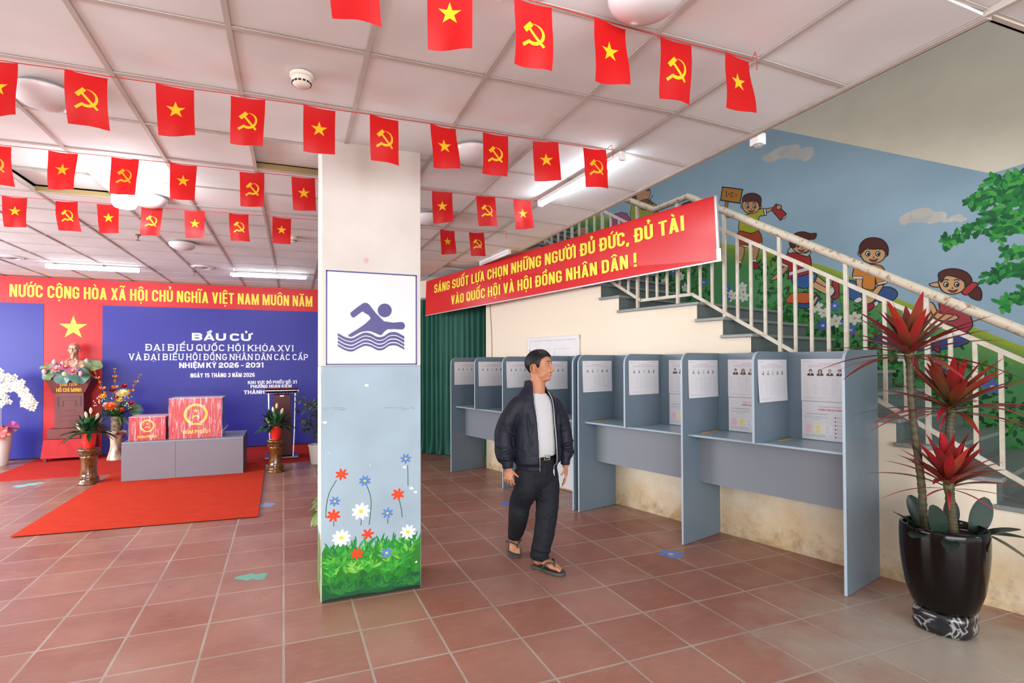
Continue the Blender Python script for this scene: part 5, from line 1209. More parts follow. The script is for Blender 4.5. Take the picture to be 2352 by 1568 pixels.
# shrub behind the pillar, and the broad-leaved plant close behind it
def leafy(name, label, x, y, pot_h, pot_r, potm, seeds, gen):
    t = thing(name, label, 'potted plant', (x, y, 0)); mb = MB(); mb.lathe([(pot_r * .7, 0), (pot_r * .75, .01), (pot_r, pot_h * .9), (pot_r * 1.06, pot_h * .92), (pot_r * 1.06, pot_h), (pot_r * .95, pot_h), (pot_r * .92, pot_h * .85)], 28); mb.obj('pot', potm, t, smooth=True, auto=.6)
    mb = MB(); mb.lathe([(pot_r * .93, pot_h * .88), (.01, pot_h * .9)], 18); mb.obj('soil', m_soil, t); a, b = MB(), MB(); gen(a, b, random.Random(seeds), pot_h)
    a.obj('stems', mat('paint_stem', attr=True, rough=.6), t, smooth=True); b.obj('foliage', m_lf, t, smooth=True, recalc=False)
def sparse(a, b, r, h):
    for k in range(16):
        ang = r.uniform(0, 2 * pi); ang = ang if k % 2 else pi + r.uniform(-.6, .6); L = r.uniform(.2, .42); z0 = h + r.uniform(.05, .55)
        P_ = smooth_open([(0, 0, h), (.02 * math.cos(ang), .02 * math.sin(ang), z0), (L * .6 * math.cos(ang), L * .6 * math.sin(ang), z0 + .16), (L * math.cos(ang), L * math.sin(ang), z0 + .18 + r.uniform(-.05, .12))], 4)
        a.tube(P_, [.006 - .004 * i / len(P_) for i in range(len(P_))], 5, c=rgb('5a4a38'))
        for i in range(4, len(P_)):
            for q in range(2): b.blade(P_[i], (r.uniform(-1, 1), r.uniform(-1, 1), r.uniform(-.4, .5)), (0, 0, 1), r.uniform(.07, .11), .04, 5, .3, .1, c=rgb(r.choice(['37563a', '4a6a4a', '6a2f38', '2d4a33', '587a5a'])), c2=rgb(r.choice(['5d8060', '44644a'])))
leafy('potted_shrub', 'sparse leafy shrub in a white pot half hidden behind the pillar', .50, 8.75, .30, .13, mat('pot_offwhite'), 5, sparse)
def broad(a, b, r, h):
    for k in range(30):
        ang = pi * .93 + r.uniform(-1.5, 1.5) if k % 4 else r.uniform(0, 6.28); el = r.uniform(-.1, 1.2); d = Vector((math.cos(ang) * math.cos(el), math.sin(ang) * math.cos(el), math.sin(el))); L = r.uniform(.06, .16)
        p = Vector((0, 0, h)) + d * L; a.tube([(0, 0, h * .95), p], .004, 5, c=rgb('6a7a3c')); b.blade(p, d + Vector((0, 0, -.5)), (0, 0, 1), r.uniform(.11, .16), .09, 6, .3, .12, c=rgb(r.choice(['5f7a3c', '6f8a48', '4a6a34'])), c2=rgb('86a058'))
leafy('potted_plant', 'low broad-leaved green plant peeping out behind the left pillar edge', .40, 4.62, .36, .13, mat('pot_clay', '7a5a4a', rough=.7), 9, broad)
# ------------------------------------------------------------------ voting booths along the stair wall
m_lam = mat('booth_laminate', '697a87', rough=.38, spec=.5, noise_amt=.05, noise_scale=2.5); m_edge = mat('booth_edge_band', '9fb0bb', rough=.4); m_shelf = mat('booth_shelf_top', '8fa2ae', rough=.3)
m_mod = mat('booth_modesty', '747a82', rough=.45)
BH, BD = 1.648, .585
def side_profile(z0, r=.095, d0=.02, d1=BD):
    return [(d0, z0), (d1, z0)] + [(d1 - r + r * math.cos(a), BH - r + r * math.sin(a)) for a in [pi / 2 * k / 8 for k in range(9)]] + [(d0, BH)]
def upright(x, z0, d1=BD, th=.018):
    mb = MB(); pr = side_profile(z0, d1=d1); n = len(pr); P0 = [Vector((x - th / 2, d, z)) for d, z in pr]; P1 = [Vector((x + th / 2, d, z)) for d, z in pr]
    mb.add(P0, [tuple(range(n))], 0); mb.add(P1, [tuple(range(n))], 0)
    for i in range(n): j = (i + 1) % n; mb.add([P0[i], P0[j], P1[j], P1[i]], [(0, 1, 2, 3)], 1)
    return mb.w()
def booth(s0, label):
    t = thing('voting_booth', label, 'voting booth', W(s0, 0, 0), 0, 'grey voting booths'); L = 2.49; h = .018
    for x, nm in ((h / 2, 'end_panel'), (L / 2, 'center_panel'), (L - h / 2, 'end_panel')): upright(x, .003).obj(nm, [m_lam, m_edge], t)
    for x in (L * .25, L * .75): upright(x, .9445).obj('divider', [m_lam, m_edge], t)
    for a, b in ((h + .0005, L / 2 - h / 2 - .0005), (L / 2 + h / 2 + .0005, L - h - .0005)):
        mb = MB(); mb.box2((a, .022, .945), (b, .036, BH - .002)); m_ = mb.w().obj('back_panel', m_lam, t)
        mb = MB(); mb.box2((a, .0, .926), (b, .51, .944), 0); mb.w().obj('shelf', m_shelf, t, bevel=.002, seg=1)
        mb = MB(); mb.box2((a, .33, .513), (b, .347, .925)); mb.w().obj('modesty_panel', m_mod, t)
    return t
booth(-3.236, 'grey four-place voting booth farther away, beside the green curtain, behind the walking man')
booth(-.682, 'grey four-place voting booth nearer the camera, ending beside the potted red plant')

m_paper = mat('poster_paper', 'e6e6ea', rough=.55, trans=.08)
m_prt = mat('paint_print', attr=True, rough=.6)
def bust_icon(mb, pl_, x, z, s, suit='23262c', hair='1c1b1d', face='c9a58a', shirt='e6e6e6', long=False):
    c = lambda h: lin(h)
    def el(cx, cz, a, b, col, k): mb.add([pl_(x + (cx + a * math.cos(t)) * s, z + (cz + b * math.sin(t)) * s, k) for t in [2 * pi * q / 12 for q in range(12)]], [tuple(range(12))], 0, c(col))
    mb.add([pl_(x + u * s, z + v * s, 1) for u, v in ((-.5, -.5), (.5, -.5), (.46, -.2), (.2, -.05), (-.2, -.05), (-.46, -.2))], [tuple(range(6))], 0, c(suit))
    mb.add([pl_(x + u * s, z + v * s, 2) for u, v in ((-.12, -.05), (.12, -.05), (.0, -.4))], [(0, 1, 2)], 0, c(shirt))
    el(0, .30, .26, .26, hair, 2) if not long else el(0, .18, .32, .36, hair, 1)
    el(0, .18, .19, .24, face, 3)
def text_lines(mb, pl_, x0, x1, z, n, dz, h, col, r, ragged=.3):
    for i in range(n):
        x = x0; e = x1 - r.random() * ragged * (x1 - x0)
        while x < e:
            w = r.uniform(.006, .02); w = min(w, e - x)
            mb.add([pl_(x, z - i * dz, 1), pl_(x + w, z - i * dz, 1), pl_(x + w, z - i * dz + h, 1), pl_(x, z - i * dz + h, 1)], [(0, 1, 2, 3)], 0, tuple(.55 * a + .45 * b_ for a, b_ in zip(lin(col), lin('dedee2')))); x += w + .004
def poster(label, place, w, h, big=False, guide=False, seed=1, group='candidate list posters'):
    """place(u, v, k): u across from the left edge, v up from the foot, k coats off the sheet"""
    r = random.Random(seed); mb = MB(); nx, nz = 6, 6
    mb.add([place(w * i / nx, h * j / nz, 0) for j in range(nz + 1) for i in range(nx + 1)], [(j * (nx + 1) + i, j * (nx + 1) + i + 1, (j + 1) * (nx + 1) + i + 1, (j + 1) * (nx + 1) + i) for j in range(nz) for i in range(nx)])
    o = tag(mb.obj('poster', m_paper, smooth=True), label, 'poster', group)
    p = MB()
    if not guide:
        text_lines(p, place, .02, .10, h - .016, 2, .006, .0025, '8a8a90', r); text_lines(p, place, w - .13, w - .02, h - .016, 2, .006, .0025, '9a8a90', r)
        text_lines(p, place, w * .32, w * .68, h - .040, 1, .01, .004, 'b06a72', r, .02); text_lines(p, place, w * .12, w * .88, h - .050, 3, .007, .003, 'c09aa0', r, .1)
        n = 5; z = h - (.105 if not big else .108); sz = .026 if not big else .05
        for k in range(n):
            x = w * (.17 + .165 * k); bust_icon(p, place, x, z, sz, ['2a2d36', '3a3d44', 'b9b9bb' if not big else '4a453e', '22252c', '7a1f28'][k], ['1c1b1d', '2a2628', '9a9a9c', '1c1b1d', '2a1518'][k], long=(k in (3, 4) and not big) or (k == 1 and big))
            text_lines(p, place, x - .018, x + .02, z - sz * .5 - .010, 1, .01, .0025, 'a5a5aa', r, .05)
        for i in range(6):
            zz_ = h - .16 - i * .021
            text_lines(p, place, .02, .06, zz_, 1, .01, .0022, 'c2b2b6' if i % 2 else 'a0a0a6', r, .4)
            for k in range(n): text_lines(p, place, w * (.22 + .155 * k), w * (.34 + .155 * k), zz_, 2, .006, .0018, 'b4b4ba', r, .6)
            p.add([place(.015, zz_ - .010, 1), place(w - .015, zz_ - .010, 1), place(w - .015, zz_ - .0092, 1), place(.015, zz_ - .0092, 1)], [(0, 1, 2, 3)], 0, lin('c4c4c8'))
        text_lines(p, place, .02, w * .45, .028, 2, .007, .0022, '9a9aa0', r, .2)
    else:
        def tx(s, xc, z, ww, hh, col, t_=.17):
            P_, Wd = lettering(s, w=.58, t=t_); sx = ww / Wd
            for i, q in enumerate(P_): p.add([place(xc - ww / 2 + v[0] * sx, z + v[1] * hh, 1 + (i % 9) * .1) for v in q], [tuple(range(len(q)))], 0, lin(col))
        tx('ỦY BAN BẦU CỬ PHƯỜNG HOÀN KIẾM', w * .56, h - .042, w * .52, .008, 'b0606a', .12); tx('HƯỚNG DẪN GHI PHIẾU BẦU CỬ', w * .56, h - .068, w * .54, .0125, 'c02530')
        tx('GHI PHIẾU BẦU CỬ NHƯ SAU', w * .26, h - .100, w * .36, .007, '50505a', .13)
        text_lines(p, place, .02, w * .48, h - .118, 2, .009, .003, '70707a', r, .15); text_lines(p, place, w * .16, w * .36, h - .140, 1, .01, .003, '50505a', r, .1)
        for k, (c, lc) in enumerate((('f0d2dc', 'b0406a'), ('f3ecb4', 'a8862a'), ('eef0f2', '8a6a72'))):
            x = .022 + k * .068; p.add([place(x, .052, 1), place(x + .058, .052, 1), place(x + .058, .122, 1), place(x, .122, 1)], [(0, 1, 2, 3)], 0, lin(c))
            q = MB(); text_lines(q, lambda a, b, kk: place(a, b, 2), x + .012, x + .048, .110, 4, .009, .003, lc, r, .2); text_lines(q, lambda a, b, kk: place(a, b, 2), x + .012, x + .048, .068, 2, .008, .003, lc, r, .2)
            p.v += q.v if False else []; p.add(q.v, q.f, 0, q.c)
        text_lines(p, place, .02, w * .46, .036, 2, .010, .003, '50505a', r, .15)
        for k in range(6):
            z = h - .118 - k * .030; p.add([place(w * .575 + .006 * math.cos(a), z + .006 * math.sin(a), 1) for a in [2 * pi * q / 10 for q in range(10)]], [tuple(range(10))], 0, lin('c02530')); text_lines(p, place, w * .60, w * .92, z + .001, 2, .008, .003, '9a6a70', r, .35)
    p.obj('printing', m_prt, o, recalc=False); return o
curl = lambda u, v, w, h, a: a * (1 - v / h) ** 2 * (1 if u < w * .5 else .6)
PN = ['end panel by the green curtain', 'first divider from the curtain', 'middle panel of the far booth', 'divider behind the walking man', 'end panel of the near booth, beside the man', 'first divider of the near booth', 'middle panel of the near booth', 'last divider before the near end panel']
HT = 1.584
k = 0
for s0 in (-3.236, -.682):
    for i in range(4):
        x = s0 + (.018 if i == 0 else 2.49 * .25 * i + .009) + .0012; wv = .455; ca = .002 + .012 * ((k * 7) % 5) / 5; dd = .530 if k != 6 else .50
        poster('white candidate poster on the ' + PN[k], (lambda x, ca, dd: lambda u, v, c: W(x + .0003 * c + curl(u, v, .455, .332, ca), dd - u, HT - .332 + v))(x, ca, dd), wv, .332, seed=k + 1); k += 1
for i in (1, 2, 3):
    s1 = -.682 + 2.49 * .25 * i + .105; nm = ['second stall of the near booth', 'third stall of the near booth', 'last stall by the potted plant'][i - 1]
    poster('large-portrait poster on the back wall of the ' + nm, (lambda s1: lambda u, v, c: W(s1 + u, .0375 + .0003 * c, 1.254 + v))(s1), .42, .334, big=True, seed=20 + i, group='large portrait posters')
    poster('instruction sheet with pink and yellow boxes in the ' + nm, (lambda s1: lambda u, v, c: W(s1 + .004 + u, .0375 + .0003 * c, .950 + v))(s1), .42, .300, guide=True, seed=30 + i, group='voting instruction sheets')
for s0, d0, nm in ((-3.21, .26, 'on the far booth shelf by the curtain'), (-.655, .26, 'on the near booth shelf in its first stall'), (.575, .24, 'on the near booth shelf in its third stall'), (1.20, .16, 'on the near booth shelf in the last stall')):
    mb = MB(); a, b = W(s0 + .02, d0 - .13, .9446), W(s0 + .03, d0 + .13, .9446); n_ = WS * .022
    mb.prism([a, b, b + n_, a + n_], (0, 0, .004)); tag(mb.obj('yellow_strip', mat('yellow_strip', 'c9a04a', rough=.6)), 'thin yellow strip lying ' + nm, 'strip', 'yellow strips on the shelves')

# long red banner
TL, BL, TR, BR = Vector((2.241, 8.656, 2.943)), Vector((2.228, 8.668, 2.372)), Vector((3.604, 3.681, 3.057)), Vector((3.634, 3.678, 2.482))
bn_n = (TR - TL).cross(TL - BL).normalized()
if bn_n.dot(EYE - TL) < 0: bn_n = -bn_n
def BP(u, v, o=0.0): return (TL * (1 - u) + TR * u) * (1 - v) + (BL * (1 - u) + BR * u) * v + bn_n * o
t = thing('slogan_banner', 'long red banner with two lines of yellow lettering hanging in front of the stairs', 'banner', TL)
def rel(mb): mb.v = [p - TL for p in mb.v]; return mb
mb = MB(); mb.prism([BP(0, 0), BP(1, 0), BP(1, 1), BP(0, 1)], -bn_n * .018); rel(mb).obj('board', mat('banner_red', 'c6181f', rough=.28, spec=.5, noise_amt=.05, noise_scale=3), t)
mb = MB(); 
mb.prism([BP(0, 1.0), BP(1, 1.0), BP(1, 1.022), BP(0, 1.022)], bn_n * .004 - bn_n * .026); mb.prism([BP(1.0, 0), BP(1.004, 0), BP(1.004, 1.02), BP(1.0, 1.02)], bn_n * .004 - bn_n * .026); mb.prism([BP(1.0, .83), BP(1.008, .83), BP(1.008, 1.03), BP(1.0, 1.03)], bn_n * .01)
rel(mb).obj('aluminium_frame', mat('aluminium', 'c9c6c6', rough=.3, metal=.6), t)
def bu(px, py):
    q = on_plane(px, py, TL, bn_n); d = (TR - TL); return (q - TL).dot(d) / d.length_squared
for txt, pa, pb, v0, v1 in (('SÁNG SUỐT LỰA CHỌN NHỮNG NGƯỜI ĐỦ ĐỨC, ĐỦ TÀI', (998, 660), (1571, 520), .415, .165), ('VÀO QUỐC HỘI VÀ HỘI ĐỒNG NHÂN DÂN !', (1037, 690), (1461, 600), .845, .595)):
    ua, ub = bu(*pa), bu(*pb); mb = MB(); Pq, Wd = lettering(txt, w=.47, t=.165, gap=.075, space=.22)
    for i, q in enumerate(Pq): mb.add([BP(ua + (ub - ua) * p[0] / Wd, v0 + (v1 - v0) * p[1], .0012 + (i % 9) * 5e-5) for p in q], [tuple(range(len(q)))])
    rel(mb).obj('lettering', mat('banner_yellow', 'e6d53c', rough=.35), t, recalc=False)
mb = MB(); mb.tube([BP(.02, 0), BP(.02, 0) + Vector((0, 0, .09))], .0025, 5); mb.tube([BP(.72, .0), BP(.72, 0) + Vector((.03, .1, .10)), BP(.72, 0) + Vector((.05, .2, .13))], .004, 5); rel(mb).obj('tie_wire', mat('tie_wire', '33443a', rough=.6), t)

# green curtain across the passage and the wall over it
m_cur = mat('curtain_green', '0c5646', rough=.55, spec=.3, sheen=.3, noise_amt=.12, noise_scale=5, stretch=(1, 1, .3), bump=.1, bump_scale=60)
path = smooth_open([(1.0, 10.5), (1.7, 9.75), (2.30, 9.08), (2.66, 8.64), (3.05, 8.12), (3.22, 7.62)], 14)
mb = MB(); cols = []
rr = random.Random(4); L = 0; acc = 0; prev = Vector(path[0])
npt = 300; seglen = []; tot = sum((Vector(path[i + 1]) - Vector(path[i])).length for i in range(len(path) - 1))
def along(d):
    for i in range(len(path) - 1):
        a, b = Vector(path[i]), Vector(path[i + 1]); l = (b - a).length
        if d <= l or i == len(path) - 2: tq = (b - a).normalized(); return a + tq * d, Vector((tq.y, -tq.x))
        d -= l
zs = [0.012, .05, .12, .3, .8, 1.4, 2.0, 2.45, 2.68]
rows = []
for z in zs:
    row = []
    for i in range(npt + 1):
        d = tot * i / npt; p, nn = along(d); ph = d * 2 * pi / .105 + 1.4 * math.sin(d * 3.1) + .25 * math.sin(z * 2 + d * 5); am = .030 * (1 + .35 * math.sin(d * 4.3)) * (.55 if z > 2.6 else 1)
        bl = .045 * math.exp(-z * 11) * (1 + math.sin(d * 31)); q = p - nn * 0 + nn * (am * math.sin(ph) + .008 * math.sin(ph * 2.3 + z)) - nn * 0 + nn * bl
        row.append(Vector((q.x, q.y, z)))
    rows.append(row)
mb.rings(rows, 0, (False, False), closed=False)
tag(mb.obj('curtain', m_cur, smooth=True, recalc=False), 'floor-length dark green curtain between the pillar and the stair wall', 'curtain')
mb = MB(); wp = [along(tot * i / 40) for i in range(41)]
for i in range(40):
    a, b = wp[i], wp[i + 1]; q = lambda w_, z, o: Vector((w_[0].x - w_[1].x * o, w_[0].y - w_[1].y * o, z))
    mb.add([q(a, 0, .12), q(b, 0, .12), q(b, 3.35, .12), q(a, 3.35, .12), q(a, 0, .2), q(b, 0, .2), q(b, 3.35, .2), q(a, 3.35, .2)], [(0, 1, 2, 3), (7, 6, 5, 4), (0, 4, 5, 1), (3, 2, 6, 7)])
struct(mb.obj('wall_passage', m_cream))
mb = MB(); mb.tube([(p[0], p[1], 2.70) for p in path], .014, 8); tag(mb.obj('curtain_rod', mat('rod_steel', '8a8a8a', rough=.4, metal=.6)), 'thin rod carrying the green curtain', 'curtain rod')

# stickers on the floor
def sticker(x, y, col, cen, r, label, kind='flower', rot=0.3, n=5):
    mb = MB(); pts = []
    for i in range(120):
        a = 2 * pi * i / 120; k = r * (.50 + .50 * abs(math.cos(n * a / 2)) ** .55) if kind == 'flower' else r * (.7 + .25 * math.sin(2 * a + 1) + .12 * math.sin(5 * a))
        pts.append((k * math.cos(a + rot), k * math.sin(a + rot), .0008))
    mb.poly(pts); o = tag(mb.obj('floor_sticker', mat('sticker_' + col, col, rough=.5, noise_amt=.12, noise_scale=30)), label, 'sticker', 'worn stickers on the floor'); o.location = (x, y, 0)
    if cen:
        m2 = MB(); m2.poly([(r * .22 * math.cos(a), r * .22 * math.sin(a), .0012) for a in [2 * pi * q / 16 for q in range(16)]]); m2.obj('center', mat('sticker_yellow', 'd9c04a', rough=.5), o)
sticker(2.955, 3.515, '5f86d6', True, .10, 'blue flower sticker with yellow center on the tiles in front of the booths')
sticker(-.175, 6.38, '7f9fd6', False, .10, 'blue flower sticker beside the red carpet runner'); sticker(2.33, 5.45, '5b7cd0', False, .08, 'blue sticker on the floor just left of the walking man')
sticker(-.21, 4.27, '6fae9c', False, .115, 'teal worn sticker on the tiles in front of the carpet runner', 'blob', 2.6, 3); sticker(-3.1, 8.6, '8fbfb8', False, .16, 'faded teal sticker at the left picture edge before the stage carpet', 'blob', .4)

# ------------------------------------------------------------------ tall red plant in the black planter
PC = Vector((3.615, 1.95, 0))
t = thing('potted_dracaena', 'tall red-leaved plant with three canes in a glossy black planter on a marble foot', 'potted plant', PC, -YAW)
m_blk = mat('planter_black', '0a0706', rough=.1, spec=.3)
mb = MB(); mb.lathe([(.11, .105), (.128, .112), (.155, .16), (.182, .25), (.198, .36), (.206, .46), (.208, .54), (.206, .59), (.202, .605), (.193, .607), (.188, .595), (.187, .54)], 64); mb.obj('planter', m_blk, t, smooth=True)
mb = MB(); mb.lathe([(.187, .552), (.1, .562), (.01, .565)], 30); mb.obj('soil', m_soil, t)
def marble():
    m = bpy.data.materials.new('black_marble'); m.use_nodes = True; nt = m.node_tree; N = nt.nodes.new; L = nt.links.new; b = nt.nodes['Principled BSDF']; b.inputs['Roughness'].default_value = .18
    tc = N('ShaderNodeTexCoord'); n = N('ShaderNodeTexNoise'); n.inputs['Scale'].default_value = 7; n.inputs['Detail'].default_value = 6; n.inputs['Distortion'].default_value = 1.2; L(tc.outputs['Object'], n.inputs['Vector'])
    cr = N('ShaderNodeValToRGB'); e = cr.color_ramp.elements; e[0].position = .46; e[0].color = (.012, .012, .014, 1); e[1].position = .54; e[1].color = (.012, .012, .014, 1); x = e.new(.5); x.color = (.32, .32, .32, 1); L(n.outputs['Fac'], cr.inputs[0]); L(cr.outputs[0], b.inputs['Base Color']); return m
mb = MB(); wv = lambda a, z: 1 + .045 * math.cos(4 * a + .6) + .02 * math.sin(7 * a)
mb.lathe([(.127, .0), (.142, .012), (.151, .045), (.144, .075), (.151, .092), (.147, .115), (.136, .128), (.115, .13)], 56, wob=wv); mb.obj('marble_foot', marble(), t, smooth=True)
m_cane = mat('paint_cane', attr=True, rough=.6, noise_amt=.35, noise_scale=60)
def cane(P_, r0, r1, seed):
    r = random.Random(seed); S = smooth_open(P_, 18); mb = MB(); n = len(S); R = []
    rad = [(r0 + (r1 - r0) * i / n) * (1 + (.11 if i % 2 else -.04)) for i in range(n)]
    mb.tube(S, rad, 12, c=rgb('4f4a30')); mb.c = [tuple(v * k for v in c) for c, k in zip(mb.c, [(.62 if (i // 12) % 2 else 1.1) for i in range(len(mb.v))])]
    mb.obj('cane', m_cane, t, smooth=True); return Vector(S[-1])
m_drl = mat('paint_dracaena', attr=True, rough=.32, spec=.5, trans=.1)
def clear(b0, d, l):         # keep leaf tips off the booth's end panel
    q = PC + Matrix.Rotation(-YAW, 3, 'Z') @ (b0 + d * l) - WO
    return l * .62 if q.dot(WS) < 1.85 and q.dot(WN) < .63 and q.z < 1.75 else l
def rosette(c, seed, L, n=46, low=True, e0=1.35, e1=-.02):
    r = random.Random(seed); mb = MB(); c = Vector(c)
    for k in range(n):
        a = k * 2.39996 + r.uniform(-.2, .2); f = k / n; el = e0 + (e1 - e0) * f + r.uniform(-.10, .12); d = Vector((math.cos(a) * math.cos(el), math.sin(a) * math.cos(el), math.sin(el)))
        l = L * (.78 + .3 * f) * r.uniform(.85, 1.1); w = (.056 if f < .75 else .046) * r.uniform(.8, 1.15); base = c - Vector((0, 0, .05 * f)) + d * .012; l = clear(base, d, l)
        tip = rgb(r.choice(['ae1626', 'b81e2a', '9a1626', '84141e', 'b42c26']), .1); bs = rgb(r.choice(['5a5a34', '4f4a2c', '7a3028', '6a2a24']), .1)
        pf = lambda t_: (min(1, .42 + t_ * 1.7) if t_ < .38 else max(.02, 1.07 - ((t_ - .38) / .62) ** 1.5)) 
        mb.blade(base, d, (0, 0, 1), l, w, 9, .12 + .25 * f * (1 - math.sin(max(0, el))), .16, prof=pf, c=bs, c2=tip)
    if low:
        for k in range(7):
            a = k * .9 + r.random(); d = Vector((math.cos(a), math.sin(a), .12)); b0 = c - Vector((0, 0, .06)); mb.blade(b0, d, (0, 0, 1), clear(b0, d, L * r.uniform(.8, 1.05)), .016, 9, r.uniform(.15, .5), .2, c=rgb('6a2a24'), c2=rgb('c8404a'))
    mb.obj('leaf_rosette', m_drl, t, smooth=True, recalc=False)
    mb = MB(); mb.lathe([(.015, -.1), (.024, -.06), (.026, -.03), (.018, .03), (.005, .06)], 12, c, c=rgb('55532e')); mb.obj('crown_base', m_cane, t, smooth=True)
p1 = cane([(-.07, .05, .55), (-.085, .05, .85), (-.13, .05, 1.25), (-.145, .05, 1.60)], .020, .018, 1); p2 = cane([(.055, .02, .55), (.06, .02, .8), (.07, .03, 1.1), (.085, .03, 1.28)], .022, .020, 2); p3 = cane([(.02, -.05, .55), (.0, -.06, .7), (-.025, -.07, .86)], .022, .019, 3)
rosette(p1 + Vector((0, 0, .04)), 5, .45, 40, True, 1.3, .0); rosette(p2 + Vector((0, 0, .03)), 8, .44, 42, True, 1.3, .0); rosette(p3 + Vector((0, 0, .03)), 13, .36, 36, True, 1.4, .30)
m_rub = mat('rubber_leaf', '1f3329', rough=.3, spec=.5, noise_amt=.2, noise_scale=12)
ov = lambda t_: math.sin(pi * min(1, .12 + .86 * t_)) ** .55
for bx, by, az, el, L_, w_ in ((-.10, -.10, 2.9, 1.25, .22, .115), (-.13, .0, 2.8, .7, .2, .10), (-.17, -.08, 3.6, .25, .19, .10), (-.03, .12, 1.8, 1.1, .2, .11), (.16, -.02, .6, 1.0, .25, .125), (.13, -.09, -.2, .42, .2, .09), (.17, -.06, -.3, .12, .21, .085), (.17, -.12, -.5, -.55, .2, .10), (.12, .1, .9, .9, .2, .1), (-.10, -.16, 3.9, .02, .17, .08)):
    mb = MB(); d = Vector((math.cos(az) * math.cos(el), math.sin(az) * math.cos(el) - .15, math.sin(el))); b0 = Vector((bx, by, .57)); mb.blade(b0, d, (0, -1, .3) if el > .8 else (0, 0, 1), L_, w_, 9, .12, .1, prof=ov)
    o = mb.obj('broad_leaf', m_rub, t, smooth=True, recalc=False)
# ------------------------------------------------------------------ the walking man
# own frame: x to his left-hand side of the room as seen from the door, y away from it, z up
man = thing('person', 'man in navy jacket, white t-shirt and flip-flops walking past the voting booths', 'person', (1.797, 3.76, 0), -YAW)
m_skin = mat('skin', 'bf8a68', rough=.5, spec=.4, noise_amt=.12, noise_scale=9, color2='b37658')
m_navy = mat('jacket_navy', '171b2a', rough=.62, spec=.35, noise_amt=.12, noise_scale=4, bump=.15, bump_scale=22)
m_trs = mat('trousers_charcoal', '1a1d24', rough=.75, spec=.25, noise_amt=.12, noise_scale=4, bump=.15, bump_scale=18)
m_tee = mat('tshirt_white', 'c2c4c6', rough=.8, bump=.1, bump_scale=20); m_hair = mat('hair_black', '0d0d10', rough=.42, spec=.35, bump=.5, bump_scale=90, stretch=(1, 1, .35))
def ringp(c, a, b, rot, n=28, sq=2.4, z=None):
    """super-ellipse in the horizontal plane, its front at angle -90deg"""
    out = []
    for k in range(n):
        t = 2 * pi * k / n; ct, s_ = math.cos(t), math.sin(t); x = a * math.copysign(abs(ct) ** (2 / sq), ct); y = b * math.copysign(abs(s_) ** (2 / sq), s_)
        out.append(Vector((c[0] + x * math.cos(rot) - y * math.sin(rot), c[1] + x * math.sin(rot) + y * math.cos(rot), c[2])))
    return out
def limb(mb, pts, rad, n=14, k=5, wob=0.0, seed=0, flat=1.0):
    S = smooth_open([(*p, r) for p, r in zip(pts, rad)], k); r = random.Random(seed)
    P_ = [Vector(q[:3]) for q in S]; R_ = [max(.004, q[3] * (1 + (wob * math.sin(i * 2.3 + seed) if 0 < i < len(S) - 1 else 0))) for i, q in enumerate(S)]
    mb.tube(P_, R_, n, flat=flat)
def fuse(o, vox, smooth=6, fac=.5, disp=0.0, dsc=.08, seed=0):
    r = o.modifiers.new('skin_fuse', 'REMESH'); r.mode = 'VOXEL'; r.voxel_size = vox; r.use_smooth_shade = True
    s = o.modifiers.new('soften', 'SMOOTH'); s.factor = fac; s.iterations = smooth
    if disp:
        tx = bpy.data.textures.new(o.name + '_folds', 'CLOUDS'); tx.noise_scale = dsc; tx.noise_depth = 2
        d = o.modifiers.new('folds', 'DISPLACE'); d.texture = tx; d.strength = disp; d.mid_level = .5; d.texture_coords = 'LOCAL'
        s2 = o.modifiers.new('soften_folds', 'SMOOTH'); s2.factor = .5; s2.iterations = 3
    return o
TW = math.radians(24)         # torso turned toward the booths
tf, tr_ = Vector((math.sin(TW), -math.cos(TW), 0)), Vector((math.cos(TW), math.sin(TW), 0))      # chest direction, toward his left arm
def T(x, y, z, c=(.055, 0)): return Vector((c[0], c[1], z)) + tr_ * x + tf * y
# --- joints
SH_R, EL_R, WR_R = Vector((-.120, -.065, 1.265)), Vector((-.188, -.045, 1.0)), Vector((-.170, -.10, .765))
SH_L, EL_L, WR_L = Vector((.222, .085, 1.25)), Vector((.292, .125, 1.0)), Vector((.296, .09, .755))
HIP_R, KN_R, AN_R = Vector((-.025, .01, .80)), Vector((-.075, .02, .42)), Vector((-.100, .235, .165))
HIP_L, KN_L, AN_L = Vector((.135, .03, .80)), Vector((.120, -.085, .435)), Vector((.068, -.115, .085))
HY = math.radians(59); hf = Vector((math.sin(HY), -math.cos(HY), 0)); hs = Vector((math.cos(HY), math.sin(HY), 0)); HC = Vector((.082, -.005, 1.548))
hf = (hf + Vector((0, 0, .03))).normalized(); hu = Vector((0, 0, 1)); hu = (hu - hf * hu.dot(hf)).normalized()
HR = Matrix((hf, hs, hu)).transposed()
def Hd(f, s, u): return HC + hf * f + hs * s + hu * u
b = MB()
def hb_(f, s, u, a, c, d, nu=20, nv=14): b.ball(Hd(f, s, u), (a, c, d), nu, nv, rot=HR)
hb_(-.008, 0, .012, .104, .078, .098, 26, 18)           # skull
hb_(.028, 0, -.045, .070, .064, .075)                   # face
hb_(.028, 0, -.108, .050, .044, .030); hb_(.035, 0, -.085, .050, .050, .040); hb_(.071, 0, -.108, .022, .028, .018)      # jaw, chin
hb_(.066, 0, .018, .030, .055, .040)                    # forehead
